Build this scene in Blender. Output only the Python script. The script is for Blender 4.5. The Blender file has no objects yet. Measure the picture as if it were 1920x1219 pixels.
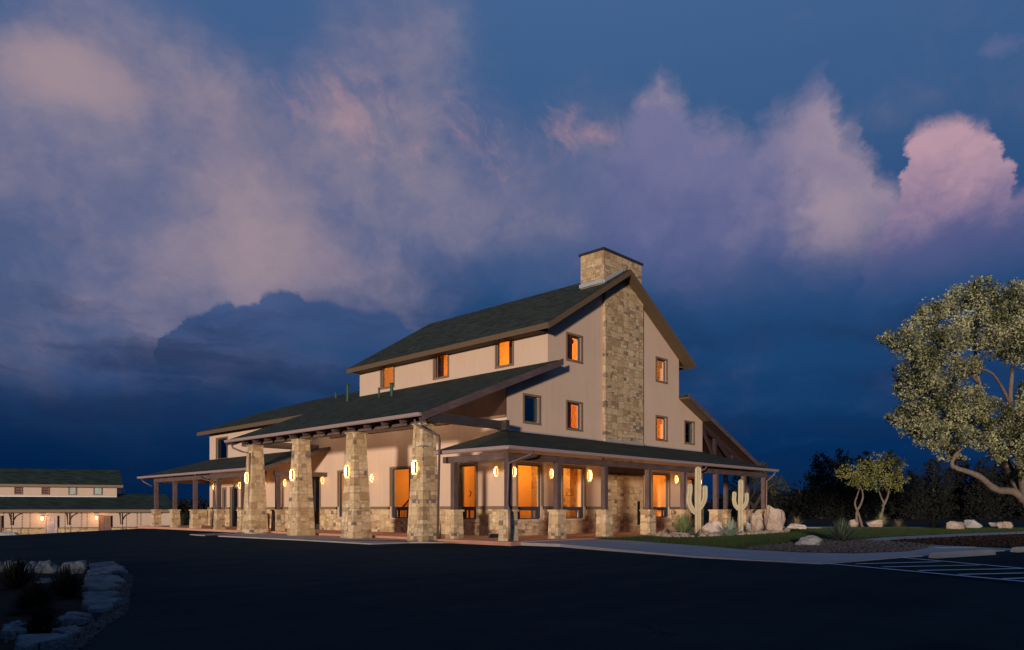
import bpy, math, random
import numpy as np
from mathutils import Vector, Matrix, noise
random.seed(7); rng = np.random.default_rng(11)
sc = bpy.context.scene
COL = sc.collection

# ---------------------------------------------------------------- camera
# world frame: x runs along the gable front, y along the long side wall, the
# origin is the foot of the hall's near corner, z = 0 is the porch floor
CAM = Vector((-22.916, -22.337, 1.17))
YAW = math.radians(43.85)                    # view axis, measured from +y towards +x
RX, RY = Vector((math.sin(YAW), -math.cos(YAW), 0)), Vector((math.cos(YAW), math.sin(YAW), 0))
FPX = 1374.0
cd = bpy.data.cameras.new("camera"); cam = bpy.data.objects.new("camera", cd); COL.objects.link(cam)
cam.location = CAM
cam.rotation_euler = (math.radians(90), 0, -math.radians(90) + YAW)
cd.sensor_width = 36; cd.lens = 36 * FPX / 1920; cd.shift_y = 345.5 / 1920
cd.clip_start = 0.1; cd.clip_end = 3000
sc.camera = cam

def cw(X, Y, z=0.0):                          # metres right / ahead of the camera -> world
    return Vector((CAM.x + X * RX.x + Y * RY.x, CAM.y + X * RX.y + Y * RY.y, z))
def ray(px, py):
    d = RX * ((px - 960) / FPX) + RY; d.z = (955 - py) / FPX; return d
def onz(px, py, z):
    d = ray(px, py); k = (z - CAM.z) / d.z; p = CAM + d * k; return Vector((p.x, p.y, z))
def onx(px, py, x):
    d = ray(px, py); return CAM + d * ((x - CAM.x) / d.x)
def ony(px, py, y):
    d = ray(px, py); return CAM + d * ((y - CAM.y) / d.y)
def onY(px, py, Y):
    return CAM + ray(px, py) * Y
def camco(p):
    d = Vector(p) - CAM; return d.dot(RX), d.dot(RY)

# ---------------------------------------------------------------- node helper
class N:
    def __init__(s, nt): s.nt = nt
    def new(s, t, **kw):
        n = s.nt.nodes.new(t)
        for k, v in kw.items(): setattr(n, k, v)
        return n
    def put(s, sock, v):
        if v is None: return
        if hasattr(v, 'is_output') or isinstance(v, bpy.types.NodeSocket): s.nt.links.new(v, sock)
        else: sock.default_value = v
    def m(s, op, a, b=None, c=None, clamp=False):
        n = s.new('ShaderNodeMath', operation=op); n.use_clamp = clamp
        s.put(n.inputs[0], a); s.put(n.inputs[1], b)
        if c is not None: s.put(n.inputs[2], c)
        return n.outputs[0]
    def v(s, op, a, b=None, c=None):
        n = s.new('ShaderNodeVectorMath', operation=op)
        s.put(n.inputs[0], a); s.put(n.inputs[1], b)
        if c is not None: s.put(n.inputs[2], c)
        return n.outputs['Value'] if op in ('LENGTH', 'DOT_PRODUCT', 'DISTANCE') else n.outputs[0]
    def xyz(s, x, y, z=0.0):
        n = s.new('ShaderNodeCombineXYZ')
        s.put(n.inputs[0], x); s.put(n.inputs[1], y); s.put(n.inputs[2], z); return n.outputs[0]
    def sep(s, v):
        n = s.new('ShaderNodeSeparateXYZ'); s.put(n.inputs[0], v); return n.outputs
    def ss(s, v, a, b, lo=0.0, hi=1.0):
        n = s.new('ShaderNodeMapRange'); n.interpolation_type = 'SMOOTHSTEP'
        s.put(n.inputs[0], v)
        for i, q in enumerate((a, b, lo, hi)): s.put(n.inputs[i + 1], q)
        return n.outputs[0]
    def noise(s, vec, scale, detail=4.0, rough=0.5, dist=0.0, color=False):
        n = s.new('ShaderNodeTexNoise'); s.put(n.inputs['Vector'], vec)
        s.put(n.inputs['Scale'], scale); s.put(n.inputs['Detail'], detail)
        s.put(n.inputs['Roughness'], rough); s.put(n.inputs['Distortion'], dist)
        return n.outputs['Color'] if color else n.outputs[0]
    def white(s, vec):
        n = s.new('ShaderNodeTexWhiteNoise'); s.put(n.inputs['Vector'], vec); return n.outputs['Value']
    def mix(s, f, a, b, blend='MIX'):
        n = s.new('ShaderNodeMix', data_type='RGBA', blend_type=blend)
        s.put(n.inputs[0], f); s.put(n.inputs[6], a); s.put(n.inputs[7], b); return n.outputs[2]
    def ramp(s, f, stops, interp='LINEAR'):
        n = s.new('ShaderNodeValToRGB'); r = n.color_ramp; r.interpolation = interp
        while len(r.elements) < len(stops): r.elements.new(0.5)
        for e, (p, c) in zip(r.elements, stops): e.position = p; e.color = (*c, 1)
        s.put(n.inputs[0], f); return n.outputs[0]

def lin(r, g, b):
    f = lambda c: (c / 255) / 12.92 if c <= 10.3 else (((c / 255) + .055) / 1.055) ** 2.4
    return (f(r), f(g), f(b), 1)

# ---------------------------------------------------------------- world: dusk sky with clouds
w = bpy.data.worlds.new("World"); sc.world = w; w.use_nodes = True
nt = w.node_tree; nt.nodes.clear(); n = N(nt)
tc = n.new('ShaderNodeTexCoord'); d = n.sep(tc.outputs['Generated'])
hor = n.m('SQRT', n.m('ADD', n.m('MULTIPLY', d[0], d[0]), n.m('MULTIPLY', d[1], d[1])))
hor = n.m('MAXIMUM', hor, 0.05)
AZ = n.m('ARCTAN2', d[0], d[1])               # compass bearing from +y
EL = n.m('DIVIDE', d[2], hor)                 # tangent of the elevation
AZ0 = math.radians(90) - YAW
def sky(px, py):
    a = math.atan((px - 960) / FPX); return AZ0 + a, (955 - py) / FPX * math.cos(a)
P = n.xyz(AZ, EL, 0.0)
wz = n.noise(P, 7.0, 5, .6, color=True)
wv = n.v('SUBTRACT', wz, (.5, .5, .5))
PW = n.v('MULTIPLY_ADD', wv, (.07, .07, 0), P)           # gently warped
wz2 = n.noise(P, 26.0, 6, .62, color=True)
PW2 = n.v('MULTIPLY_ADD', n.v('SUBTRACT', wz2, (.5, .5, .5)), (.045, .045, 0), PW)
def blob(vec, px, py, rx, ry, wgt=1.0, ang=0.0):
    a, e = sky(px, py); sx, sy = FPX / rx, FPX / ry
    q = n.v('SUBTRACT', vec, (a, e, 0))
    if ang:
        r = n.new('ShaderNodeVectorRotate', rotation_type='Z_AXIS'); n.put(r.inputs['Vector'], q)
        r.inputs['Angle'].default_value = math.radians(ang); q = r.outputs[0]
    L = n.v('LENGTH', n.v('MULTIPLY', q, (sx, sy, 0)))
    return n.ss(L, 0.0, 1.0, wgt, 0.0)
def total(items, vec, op='ADD'):
    o = None
    for it in items:
        b = blob(vec, *it); o = b if o is None else n.m(op, o, b)
    return o
# clear air, deepest towards the horizon
base = n.ramp(n.m('MULTIPLY', EL, 1.25), [
    (0.0, lin(2, 34, 72)[:3]), (0.10, lin(4, 42, 86)[:3]), (0.23, lin(24, 64, 110)[:3]),
    (0.44, lin(44, 78, 124)[:3]), (0.62, lin(56, 90, 135)[:3]), (0.84, lin(65, 97, 142)[:3]), (1.0, lin(68, 100, 146)[:3])])
fb = n.noise(PW, 5.0, 8, .6)
fb2 = n.noise(PW, 13.0, 8, .62)
fb3 = n.noise(PW2, 30.0, 7, .65)
ctr = lambda v_, k_: n.m('MULTIPLY', n.m('SUBTRACT', v_, .5), k_)
def profile(pts, vec):
    """height of a cloud top along the horizon, read from (picture column, row) pairs"""
    a0, a1 = sky(-60, 500)[0], sky(1980, 500)[0]
    x = n.m('DIVIDE', n.m('SUBTRACT', n.sep(vec)[0], a0), a1 - a0)
    st = []
    for px, py in pts:
        A_, E_ = sky(px, py); st.append(((A_ - a0) / (a1 - a0), (max(0, E_ / .8),) * 3))
    rp = n.ramp(x, st, 'B_SPLINE' if False else 'LINEAR')
    return n.m('MULTIPLY', n.sep(rp)[0], .8)
# soft violet veil over the left and middle of the sky
veil = total([(150, 120, 360, 260, .9), (40, 330, 360, 260, .8), (420, 180, 360, 240, .75), (330, 430, 460, 260, .8),
              (700, 90, 230, 330, .7, 15), (780, 300, 460, 240, .95), (560, 440, 420, 230, .9), (1050, 340, 380, 170, .8),
              (120, 640, 560, 230, .95), (520, 600, 420, 190, .8), (740, 60, 200, 200, .5), (900, 440, 320, 170, .55), (1300, 430, 380, 170, .6)], PW)
veil = n.m('ADD', n.m('ADD', veil, ctr(fb, 1.35)), ctr(fb2, .35))
veil = n.ss(veil, -.05, 1.5, 0, .9)
veil = n.m('MULTIPLY', veil, n.ss(EL, sky(300, 860)[1], sky(300, 560)[1], .12, 1))
c1 = n.mix(n.ss(n.m('ADD', fb, n.m('ADD', ctr(fb2, .35), ctr(fb3, .15))), .3, .75), lin(94, 103, 140), lin(136, 128, 149))
col = n.mix(veil, base, c1)
# rosier parts of the veil
rose = total([(60, 110, 160, 90, .6), (140, 150, 160, 110, .8), (40, 320, 200, 150, .4), (300, 150, 280, 130, .55), (440, 260, 170, 180, .5, 20),
              (480, 440, 230, 230, .85), (620, 510, 260, 130, .6), (300, 560, 300, 130, .35), (720, 250, 330, 200, .55, -30)], PW)
rose = n.m('ADD', n.m('ADD', n.m('ADD', rose, ctr(fb2, .55)), ctr(fb, .9)), ctr(fb3, .3))
rose = n.ss(rose, .05, 1.5, 0, .8)
col = n.mix(rose, col, lin(165, 143, 150))
# fine glowing texture, combed down to the right
r_ = n.new('ShaderNodeVectorRotate', rotation_type='Z_AXIS'); n.put(r_.inputs['Vector'], PW); r_.inputs['Angle'].default_value = math.radians(57)
comb = n.noise(n.v('MULTIPLY', r_.outputs[0], (9, 24, 1)), 1.0, 8, .68, .5)
strk0 = total([(590, 200, 190, 110, .7, 60), (720, 235, 210, 110, .75, 55), (885, 260, 190, 90, .65, 60), (1040, 245, 150, 90, .6, 10), (1110, 265, 110, 70, .5)], PW)
strk = n.m('ADD', n.m('ADD', strk0, ctr(comb, 2.4)), ctr(fb3, .9))
strk = n.m('MULTIPLY', n.ss(strk, .3, 1.7, 0, .62), n.ss(strk0, .0, .5))
col = n.mix(strk, col, lin(188, 146, 152))
# clear blue hollows
hol = total([(1010, 500, 230, 110, 1.0), (1000, 60, 180, 160, .5), (540, 130, 120, 200, .8, -12), (240, 370, 190, 100, .65, -30), (350, 10, 200, 60, .6), (90, 40, 90, 50, .35), (480, 40, 130, 80, .5)], PW)
hol = n.m('ADD', n.m('ADD', hol, ctr(fb, .9)), ctr(fb2, .3))
hol = n.ss(hol, .2, 1.2, 0, .62)
col = n.mix(hol, col, n.mix(.35, base, lin(68, 96, 142)))
# cumulus bank at the right: billowing tops, dissolving downwards
topE = profile([(-60, 700), (960, 330), (1010, 265), (1070, 250), (1130, 262), (1170, 190), (1205, 142), (1245, 118), (1275, 150), (1300, 196), (1340, 190), (1385, 205),
                (1420, 222), (1455, 178), (1495, 155), (1530, 118), (1556, 112), (1580, 155), (1600, 205), (1632, 232), (1650, 290), (1680, 320), (1700, 345), (1980, 360)], PW2)
dep = n.m('SUBTRACT', n.m('ADD', topE, n.m('ADD', ctr(fb2, .05), ctr(fb3, .045))), EL)
core = n.ss(dep, -.006, n.m('ADD', .03, n.m('MULTIPLY', fb, .07)))
side = n.ss(AZ, sky(1000, 300)[0], sky(1220, 300)[0], 0, 1)
fade = n.ss(n.m('ADD', EL, ctr(fb, .12)), sky(1400, 620)[1], sky(1400, 400)[1], 0, 1)
cmask = n.m('MULTIPLY', n.m('MULTIPLY', core, side), n.m('MULTIPLY', fade, .86))
lift = n.ss(n.m('ADD', EL, ctr(fb2, .25)), sky(1500, 540)[1], sky(1500, 200)[1], 0, 1)
rim = n.ss(dep, .10, .0, 0, .5)
lit = total([(1250, 160, 90, 80, .8), (1535, 240, 130, 100, .8), (1600, 350, 150, 150, .8), (1350, 240, 90, 80, .45), (1590, 460, 150, 120, .6), (1480, 380, 200, 120, .45)], PW2)
lit = n.m('ADD', n.m('ADD', lit, ctr(fb2, .8)), ctr(fb3, .45))
ccol = n.mix(lift, lin(80, 92, 138), lin(118, 116, 154))
ccol = n.mix(n.ss(n.m('ADD', lit, rim), .1, 1.4, 0, .95), ccol, lin(172, 150, 162))
col = n.mix(cmask, col, ccol)
# separate glowing head at the far right
topH = profile([(-60, 940), (1560, 620), (1640, 430), (1680, 350), (1688, 290), (1694, 250), (1722, 218), (1752, 212), (1785, 208), (1812, 222), (1836, 224), (1856, 240), (1866, 262), (1878, 300), (1888, 345), (1904, 350), (1918, 325), (1980, 300)], PW2)
dh = n.m('SUBTRACT', n.m('ADD', topH, ctr(fb3, .035)), EL)
hmask = n.m('MULTIPLY', n.ss(dh, -.003, .026), n.ss(n.m('ADD', EL, ctr(fb, .08)), sky(1800, 560)[1], sky(1800, 360)[1], 0, .95))
hl = n.ss(n.m('ADD', EL, n.m('ADD', ctr(fb2, .12), ctr(fb3, .08))), sky(1800, 470)[1], sky(1800, 240)[1], 0, 1)
col = n.mix(hmask, col, n.mix(hl, lin(98, 96, 140), lin(188, 152, 166)))
# wisp at the top right
ws = n.ss(n.m('ADD', blob(PW2, 1895, 80, 60, 45, .8), n.m('ADD', ctr(fb3, 1.0), ctr(fb2, .5))), .3, 1.2, 0, .5)
col = n.mix(ws, col, lin(118, 118, 158))
# dark cumulus behind the left wing
topD = profile([(-60, 900), (285, 900), (300, 655), (330, 592), (372, 580), (392, 565), (425, 560), (452, 572), (484, 562), (492, 546), (535, 536), (572, 545), (582, 560), (620, 556), (650, 575),
                (690, 580), (725, 575), (760, 600), (800, 640), (850, 700), (1980, 900)], PW2)
dd_ = n.m('SUBTRACT', n.m('ADD', topD, ctr(fb3, .022)), EL)
dmask = n.m('MULTIPLY', n.ss(dd_, -.001, .009), n.ss(n.m('ADD', EL, ctr(fb, .06)), sky(500, 780)[1], sky(500, 600)[1], 0, .9))
dcol = n.mix(n.ss(EL, sky(500, 700)[1], sky(500, 540)[1]), lin(34, 66, 110), lin(60, 86, 132))
col = n.mix(dmask, col, dcol)
# low dark bars near the horizon
PS = n.v('MULTIPLY', PW, (2.2, 11.0, 1))
bar = n.noise(PS, 1.6, 7, .58, .5)
lowm = n.m('MULTIPLY', n.ss(EL, .36, .14, 0, 1), n.ss(AZ, sky(1150, 800)[0], sky(1500, 800)[0], 1, .55))
col = n.mix(n.m('MULTIPLY', n.ss(bar, .42, .68, 0, .7), lowm), col, lin(24, 44, 80))
col = n.mix(n.m('MULTIPLY', n.ss(bar, .50, .28, 0, .6), n.m('MULTIPLY', lowm, n.ss(EL, .02, .14))), col, lin(36, 72, 116))
dkl = total([(-60, 560, 200, 200, .6), (120, 760, 420, 90, .8), (520, 730, 340, 50, .7), (1700, 600, 280, 70, .8), (1450, 640, 200, 60, .6), (150, 830, 500, 90, .7)], PW)
col = n.mix(n.ss(n.m('ADD', dkl, ctr(fb2, 1.2)), .3, 1.3, 0, .6), col, lin(26, 46, 80))
col = n.mix(n.m('MULTIPLY', n.ss(EL, .16, .02), n.ss(AZ, sky(900, 800)[0], sky(100, 800)[0], 0, .75)), col, lin(0, 28, 64))
bg = n.new('ShaderNodeBackground'); n.put(bg.inputs[0], col); bg.inputs[1].default_value = 1.0
out = n.new('ShaderNodeOutputWorld'); nt.links.new(bg.outputs[0], out.inputs[0])

# ---------------------------------------------------------------- sun (last low raking light, from behind and left of the camera)
SUN_EL = math.radians(2.6); SUN_AZ = math.radians(28)
sdir = Vector((-math.cos(SUN_AZ) * math.cos(SUN_EL), -math.sin(SUN_AZ) * math.cos(SUN_EL), math.sin(SUN_EL)))
sl = bpy.data.lights.new("sun", 'SUN'); sl.energy = 3.9; sl.angle = math.radians(3.6); sl.color = (1.0, .81, .66)
so = bpy.data.objects.new("sun", sl); COL.objects.link(so)
so.rotation_euler = sdir.to_track_quat('Z', 'Y').to_euler()
sc.view_settings.view_transform = 'Standard'; sc.view_settings.look = 'None'
sc.view_settings.exposure = 0.0; sc.view_settings.gamma = 1.0
sc.render.engine = 'CYCLES'
sc.cycles.max_bounces = 6; sc.cycles.diffuse_bounces = 3; sc.cycles.glossy_bounces = 3; sc.cycles.transparent_max_bounces = 12
sc.cycles.caustics_reflective = False; sc.cycles.caustics_refractive = False; sc.cycles.sample_clamp_indirect = 4.0
sc.cycles.use_denoising = True

# ---------------------------------------------------------------- materials
MATS = {}
def mat(name, fn):
    m = bpy.data.materials.new(name); m.use_nodes = True
    m.node_tree.nodes.clear(); k = N(m.node_tree)
    p = k.new('ShaderNodeBsdfPrincipled'); o = k.new('ShaderNodeOutputMaterial')
    m.node_tree.links.new(p.outputs[0], o.inputs[0]); fn(k, p, o); MATS[name] = m; return m
def bump(k, p, h, strength=.3, dist=.02):
    b = k.new('ShaderNodeBump'); b.inputs['Strength'].default_value = strength; b.inputs['Distance'].default_value = dist
    k.put(b.inputs['Height'], h); k.put(p.inputs['Normal'], b.outputs[0])
def pos(k): return k.new('ShaderNodeNewGeometry').outputs['Position']
def simple(name, c, rough=.7, var=.15, scale=3.0, metal=0.0, bmp=0.15, bs=40.0, spec=.4, dist=.01):
    if rough >= .9: spec = .06
    def f(k, p, o):
        P_ = pos(k)
        a = k.noise(P_, scale, 5, .6); b = k.noise(P_, scale * 9, 4, .6)
        t = k.m('ADD', k.m('MULTIPLY', a, .65), k.m('MULTIPLY', b, .35))
        lo = tuple(x * (1 - var) for x in c); hi = tuple(min(1, x * (1 + var)) for x in c)
        k.put(p.inputs['Base Color'], k.ramp(t, [(.3, lo), (.7, hi)]))
        p.inputs['Roughness'].default_value = rough; p.inputs['Metallic'].default_value = metal
        p.inputs['Specular IOR Level'].default_value = spec
        if bmp: bump(k, p, k.noise(P_, bs, 5, .6), bmp, dist)
    return mat(name, f)
def stucco(name, c):
    def f(k, p, o):
        P_ = pos(k); s = k.sep(P_)
        a = k.noise(P_, .5, 5, .6); fine = k.noise(P_, 30, 5, .65)
        streak = k.noise(k.xyz(k.m('MULTIPLY', k.m('ADD', s[0], s[1]), 5), 0.0, k.m('MULTIPLY', s[2], .35)), 1.0, 5, .6)
        t = k.m('ADD', k.m('ADD', k.m('MULTIPLY', a, .4), k.m('MULTIPLY', fine, .25)), k.m('MULTIPLY', streak, .35))
        k.put(p.inputs['Base Color'], k.ramp(t, [(.32, tuple(x * .89 for x in c)), (.68, tuple(x * 1.08 for x in c))]))
        p.inputs['Roughness'].default_value = .92; p.inputs['Specular IOR Level'].default_value = .2
        bump(k, p, fine, .35, .012)
    return mat(name, f)
def stone(name, W=.44, H=.34, pal=None, gain=1.0):
    pal = pal or [(0, (.48, .36, .21)), (.2, (.56, .43, .27)), (.38, (.38, .265, .15)), (.50, (.62, .49, .33)),
                  (.68, (.47, .32, .20)), (.78, (.52, .42, .30)), (.87, (.29, .20, .13)), (.94, (.19, .155, .135))]
    def f(k, p, o):
        P_ = pos(k); s = k.sep(P_)
        S = k.m('ADD', s[0], s[1]); fineP = k.v('MULTIPLY', k.v('SUBTRACT', k.noise(P_, 7.0, 3, .5, color=True), (.5, .5, .5)), (.05, .05, .0))
        def cells(sx, sz, seed, rnd):
            v_ = k.v('ADD', k.xyz(k.m('MULTIPLY', S, sx), k.m('MULTIPLY', s[2], sz), 0.0), (seed, seed * 2.3, 0)); v_ = k.v('ADD', v_, fineP); res = []
            for ft in ('F1', 'F2'):
                t_ = k.new('ShaderNodeTexVoronoi', voronoi_dimensions='2D', distance='CHEBYCHEV', feature=ft)
                k.put(t_.inputs['Vector'], v_); t_.inputs['Scale'].default_value = 1.0; t_.inputs['Randomness'].default_value = rnd
                res.append(t_)
            return res[0].outputs['Color'], k.m('SUBTRACT', res[1].outputs['Distance'], res[0].outputs['Distance'])
        cA, eA = cells(1 / W, 1 / H, 3.1, .42); cB, eB = cells(1.8 / W, 2.1 / H, 8.7, .42)
        pick = k.m('GREATER_THAN', k.white(cA), .52)                  # some big stones are replaced by groups of small ones
        rr = k.white(k.mix(pick, cA, cB))
        eB2 = k.m('MINIMUM', eA, eB)
        dd = k.m('ADD', k.m('MULTIPLY', eA, k.m('SUBTRACT', 1.0, pick)), k.m('MULTIPLY', eB2, pick))
        mort = k.ss(dd, .0, .05)
        cc = k.ramp(rr, pal, 'CONSTANT')
        stain = k.noise(P_, 6.0, 6, .65); fine = k.noise(P_, 34, 5, .7)
        cc = k.mix(1.0, cc, k.ramp(stain, [(.25, (.62, .60, .58)), (.5, (1, .98, .95)), (.75, (1.25, 1.2, 1.12))]), 'MULTIPLY')
        cc = k.mix(.5, cc, k.ramp(fine, [(.3, (.6, .58, .55)), (.7, (1.3, 1.28, 1.25))]), 'MULTIPLY')
        cc = k.mix(mort, (.34, .27, .18, 1), cc)
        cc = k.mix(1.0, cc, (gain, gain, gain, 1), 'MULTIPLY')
        k.put(p.inputs['Base Color'], cc); p.inputs['Roughness'].default_value = .9
        p.inputs['Specular IOR Level'].default_value = .2
        h = k.m('ADD', k.m('MULTIPLY', k.m('MULTIPLY', mort, k.m('ADD', .55, rr)), 1.0), k.m('MULTIPLY', k.noise(P_, 18, 6, .7), .7))
        bump(k, p, h, .7, .03)
    return mat(name, f)
def wood(name, c, rough=.6, along='z'):
    def f(k, p, o):
        P_ = pos(k)
        sc3 = {'z': (22, 22, 1.2), 'x': (1.2, 22, 22), 'y': (22, 1.2, 22)}[along]
        g = k.noise(k.v('MULTIPLY', P_, sc3), 1.0, 6, .62, .6); a = k.noise(P_, 2.3, 4, .6)
        t = k.m('ADD', k.m('MULTIPLY', g, .6), k.m('MULTIPLY', a, .4))
        k.put(p.inputs['Base Color'], k.ramp(t, [(.3, tuple(x * .45 for x in c)), (.55, c), (.75, tuple(x * 1.8 for x in c))]))
        p.inputs['Roughness'].default_value = rough; bump(k, p, g, .4, .01)
    return mat(name, f)
def shingles(name, c, course=.2):
    def f(k, p, o):
        P_ = pos(k); s = k.sep(P_)
        S = k.m('ADD', s[0], s[1]); r = k.m('DIVIDE', s[2], course * .37); ri = k.m('FLOOR', r)
        u_ = k.m('ADD', k.m('DIVIDE', S, .3), k.m('MULTIPLY', k.white(k.xyz(ri, 1.2, 0)), 5)); ui = k.m('FLOOR', u_)
        rr = k.white(k.xyz(ui, ri, 2.0)); big = k.noise(P_, .9, 5, .65); fine = k.noise(P_, 45, 4, .7)
        t = k.m('ADD', k.m('ADD', k.m('MULTIPLY', rr, .55), k.m('MULTIPLY', big, .4)), k.m('MULTIPLY', fine, .3))
        cc = k.ramp(t, [(.3, tuple(x * .45 for x in c)), (.9, tuple(x * 1.6 for x in c))])
        k.put(p.inputs['Base Color'], k.mix(k.m('MULTIPLY', k.ss(k.m('SUBTRACT', r, ri), .25, .0), .55), cc, (c[0] * .3, c[1] * .3, c[2] * .3, 1)))
        p.inputs['Roughness'].default_value = .95; p.inputs['Specular IOR Level'].default_value = .15
        bump(k, p, k.m('ADD', k.m('SUBTRACT', r, ri), fine), .5, .015)
    return mat(name, f)
def emis(name, c, strength):
    def f(k, p, o):
        p.inputs['Base Color'].default_value = (.8, .8, .8, 1)
        p.inputs['Emission Color'].default_value = (*c, 1); p.inputs['Emission Strength'].default_value = strength
    return mat(name, f)
def glass(name, refl=.05, tint=(1, 1, 1)):
    def f(k, p, o):
        t = k.new('ShaderNodeBsdfTransparent'); t.inputs[0].default_value = (*tint, 1)
        g = k.new('ShaderNodeBsdfGlossy'); g.inputs['Roughness'].default_value = .02
        lw = k.new('ShaderNodeLayerWeight'); lw.inputs[0].default_value = .5; fz = k.m('MULTIPLY', k.m('POWER', lw.outputs['Facing'], 4.0), .6)
        mx = k.new('ShaderNodeMixShader'); k.put(mx.inputs[0], k.m('ADD', fz, refl, clamp=True))
        k.put(mx.inputs[1], t.outputs[0]); k.put(mx.inputs[2], g.outputs[0]); k.put(o.inputs[0], mx.outputs[0])
    return mat(name, f)
def leaf(name, c, c2, trans=.25, rough=.55, patch=.4, ps=1.1):
    def f(k, p, o):
        g = k.new('ShaderNodeNewGeometry'); r = g.outputs['Random Per Island']
        big = k.noise(g.outputs['Position'], ps, 4, .55)
        t = k.m('ADD', k.m('MULTIPLY', r, .6), k.m('MULTIPLY', k.m('SUBTRACT', big, .5), patch * 2)); t = k.m('ADD', t, .2)
        cc = k.ramp(t, [(.1, c), (.5, tuple((a + b) / 2 for a, b in zip(c, c2))), (.95, c2)])
        k.put(p.inputs['Base Color'], cc); p.inputs['Roughness'].default_value = rough
        p.inputs['Specular IOR Level'].default_value = .35
        tr = k.new('ShaderNodeBsdfTranslucent'); k.put(tr.inputs[0], cc)
        mx = k.new('ShaderNodeMixShader'); mx.inputs[0].default_value = trans
        k.put(mx.inputs[1], p.outputs[0]); k.put(mx.inputs[2], tr.outputs[0]); k.put(o.inputs[0], mx.outputs[0])
    return mat(name, f)

stucco('stucco', (.52, .385, .29)); stucco('stucco_far', (.48, .37, .30))
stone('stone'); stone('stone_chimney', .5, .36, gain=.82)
shingles('shingles', (.024, .031, .022))
shingles('shingles_far', (.020, .034, .026))
simple('trim', (.17, .115, .07), .7, .12, 4, bmp=.1)
simple('soffit_tan', (.10, .065, .035), .8, .12, 4)
wood('timber', (.10, .068, .064), .55, 'z'); wood('timber_x', (.10, .068, .064), .55, 'x'); wood('timber_y', (.12, .085, .08), .55, 'y')
wood('beam_dark', (.045, .036, .036), .6, 'x'); wood('soffit_wood', (.16, .06, .025), .6, 'y')
simple('gutter', (.36, .27, .27), .42, .08, 5, metal=.15, bmp=0, spec=.5)
simple('pipe_brown', (.13, .09, .085), .5, .1, 5, metal=.2, bmp=0)
simple('flashing', (.5, .5, .52), .45, .08, 6, metal=.5, bmp=.05)
simple('chimney_cap', (.03, .032, .045), .5, .1, 6, metal=.3)
simple('window_metal', (.055, .065, .08), .45, .12, 6, metal=.3, bmp=0)
simple('vent_green', (.02, .06, .04), .5, .1, 8, bmp=0)
simple('black_metal', (.012, .011, .012), .5, .2, 9, metal=.4, bmp=0)
simple('bronze', (.05, .03, .018), .45, .2, 9, metal=.6, bmp=0)
simple('steel', (.45, .45, .46), .3, .06, 9, metal=.9, bmp=0)
glass('pane', .03); glass('pane_dark', .22, (.05, .05, .06))
emis('lamp_glass', (1.0, .50, .13), 3.6)
emis('lamp_glass_small', (1.0, .52, .12), 6.0)
emis('bulb', (1.0, .45, .08), 25.0)
simple('interior_paint', (.80, .48, .17), .9, .05, 1.5, bmp=.05)
simple('interior_floor', (.32, .15, .06), .5, .2, 2)
simple('interior_wood', (.11, .035, .012), .6, .2, 4)
simple('truss_paint', (.035, .018, .022), .8, .2, 4)
wood('door_wood', (.15, .075, .05), .6, 'z'); wood('door_pale', (.42, .33, .33), .7, 'z')
simple('porch_floor', (.50, .25, .16), .75, .18, 1.2, bmp=.1)
simple('concrete', (.36, .33, .31), .9, .14, 1.1, bmp=.25, bs=60)
simple('kerb_concrete', (.30, .29, .27), .9, .12, 2.0, bmp=.3, bs=50)
simple('paint_line', (.68, .68, .70), .8, .16, 8, bmp=.1, bs=60)
simple('rock_white', (.54, .44, .37), .95, .28, 2.2, bmp=.9, bs=9, dist=.08)
simple('rock_tan', (.41, .32, .25), .95, .32, 2.0, bmp=.9, bs=8, dist=.09)
simple('rock_grey', (.36, .35, .33), .95, .3, 2.4, bmp=.9, bs=9, dist=.06)
simple('flagstone', (.15, .16, .165), .95, .55, 3.5, bmp=1.0, bs=9, dist=.09)
simple('cobble', (.34, .27, .21), .9, .45, 7.0, bmp=.3)
simple('pebble', (.09, .078, .07), .92, .6, 8.0, bmp=.2)
simple('mulch', (.035, .023, .017), 1, .5, 5, bmp=.8, bs=30, dist=.05)
simple('bark', (.15, .118, .098), .95, .4, 5, bmp=.9, bs=26, dist=.03)
simple('bark_dark', (.05, .04, .035), .95, .3, 5, bmp=.6, bs=26, dist=.03)
simple('cactus', (.40, .345, .22), .75, .16, 3, bmp=.3, bs=30)
simple('lawn', (.050, .078, .024), 1, .35, 3, bmp=.6, bs=60, dist=.04)
leaf('blade', (.030, .055, .014), (.075, .115, .035), .3, .7)
leaf('oak_leaf', (.045, .055, .022), (.40, .40, .22), .2, .42, 1.5, .55)  # broad dark patches paint shaded crown depth into the oak leaf colour
leaf('small_leaf', (.08, .09, .025), (.30, .29, .08), .25, .6, .8, 1.0)
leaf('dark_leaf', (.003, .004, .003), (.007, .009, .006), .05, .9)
leaf('mid_leaf', (.02, .026, .012), (.06, .07, .03), .2, .7)
leaf('agave_leaf', (.13, .20, .15), (.25, .31, .25), .1, .5)
leaf('sotol_leaf', (.09, .14, .05), (.20, .25, .11), .15, .6)
leaf('yucca_leaf', (.03, .05, .035), (.09, .12, .08), .1, .6)
leaf('straw', (.20, .15, .07), (.40, .30, .15), .3, .8)
leaf('pale_grass', (.16, .18, .07), (.42, .42, .20), .3, .8)

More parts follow.
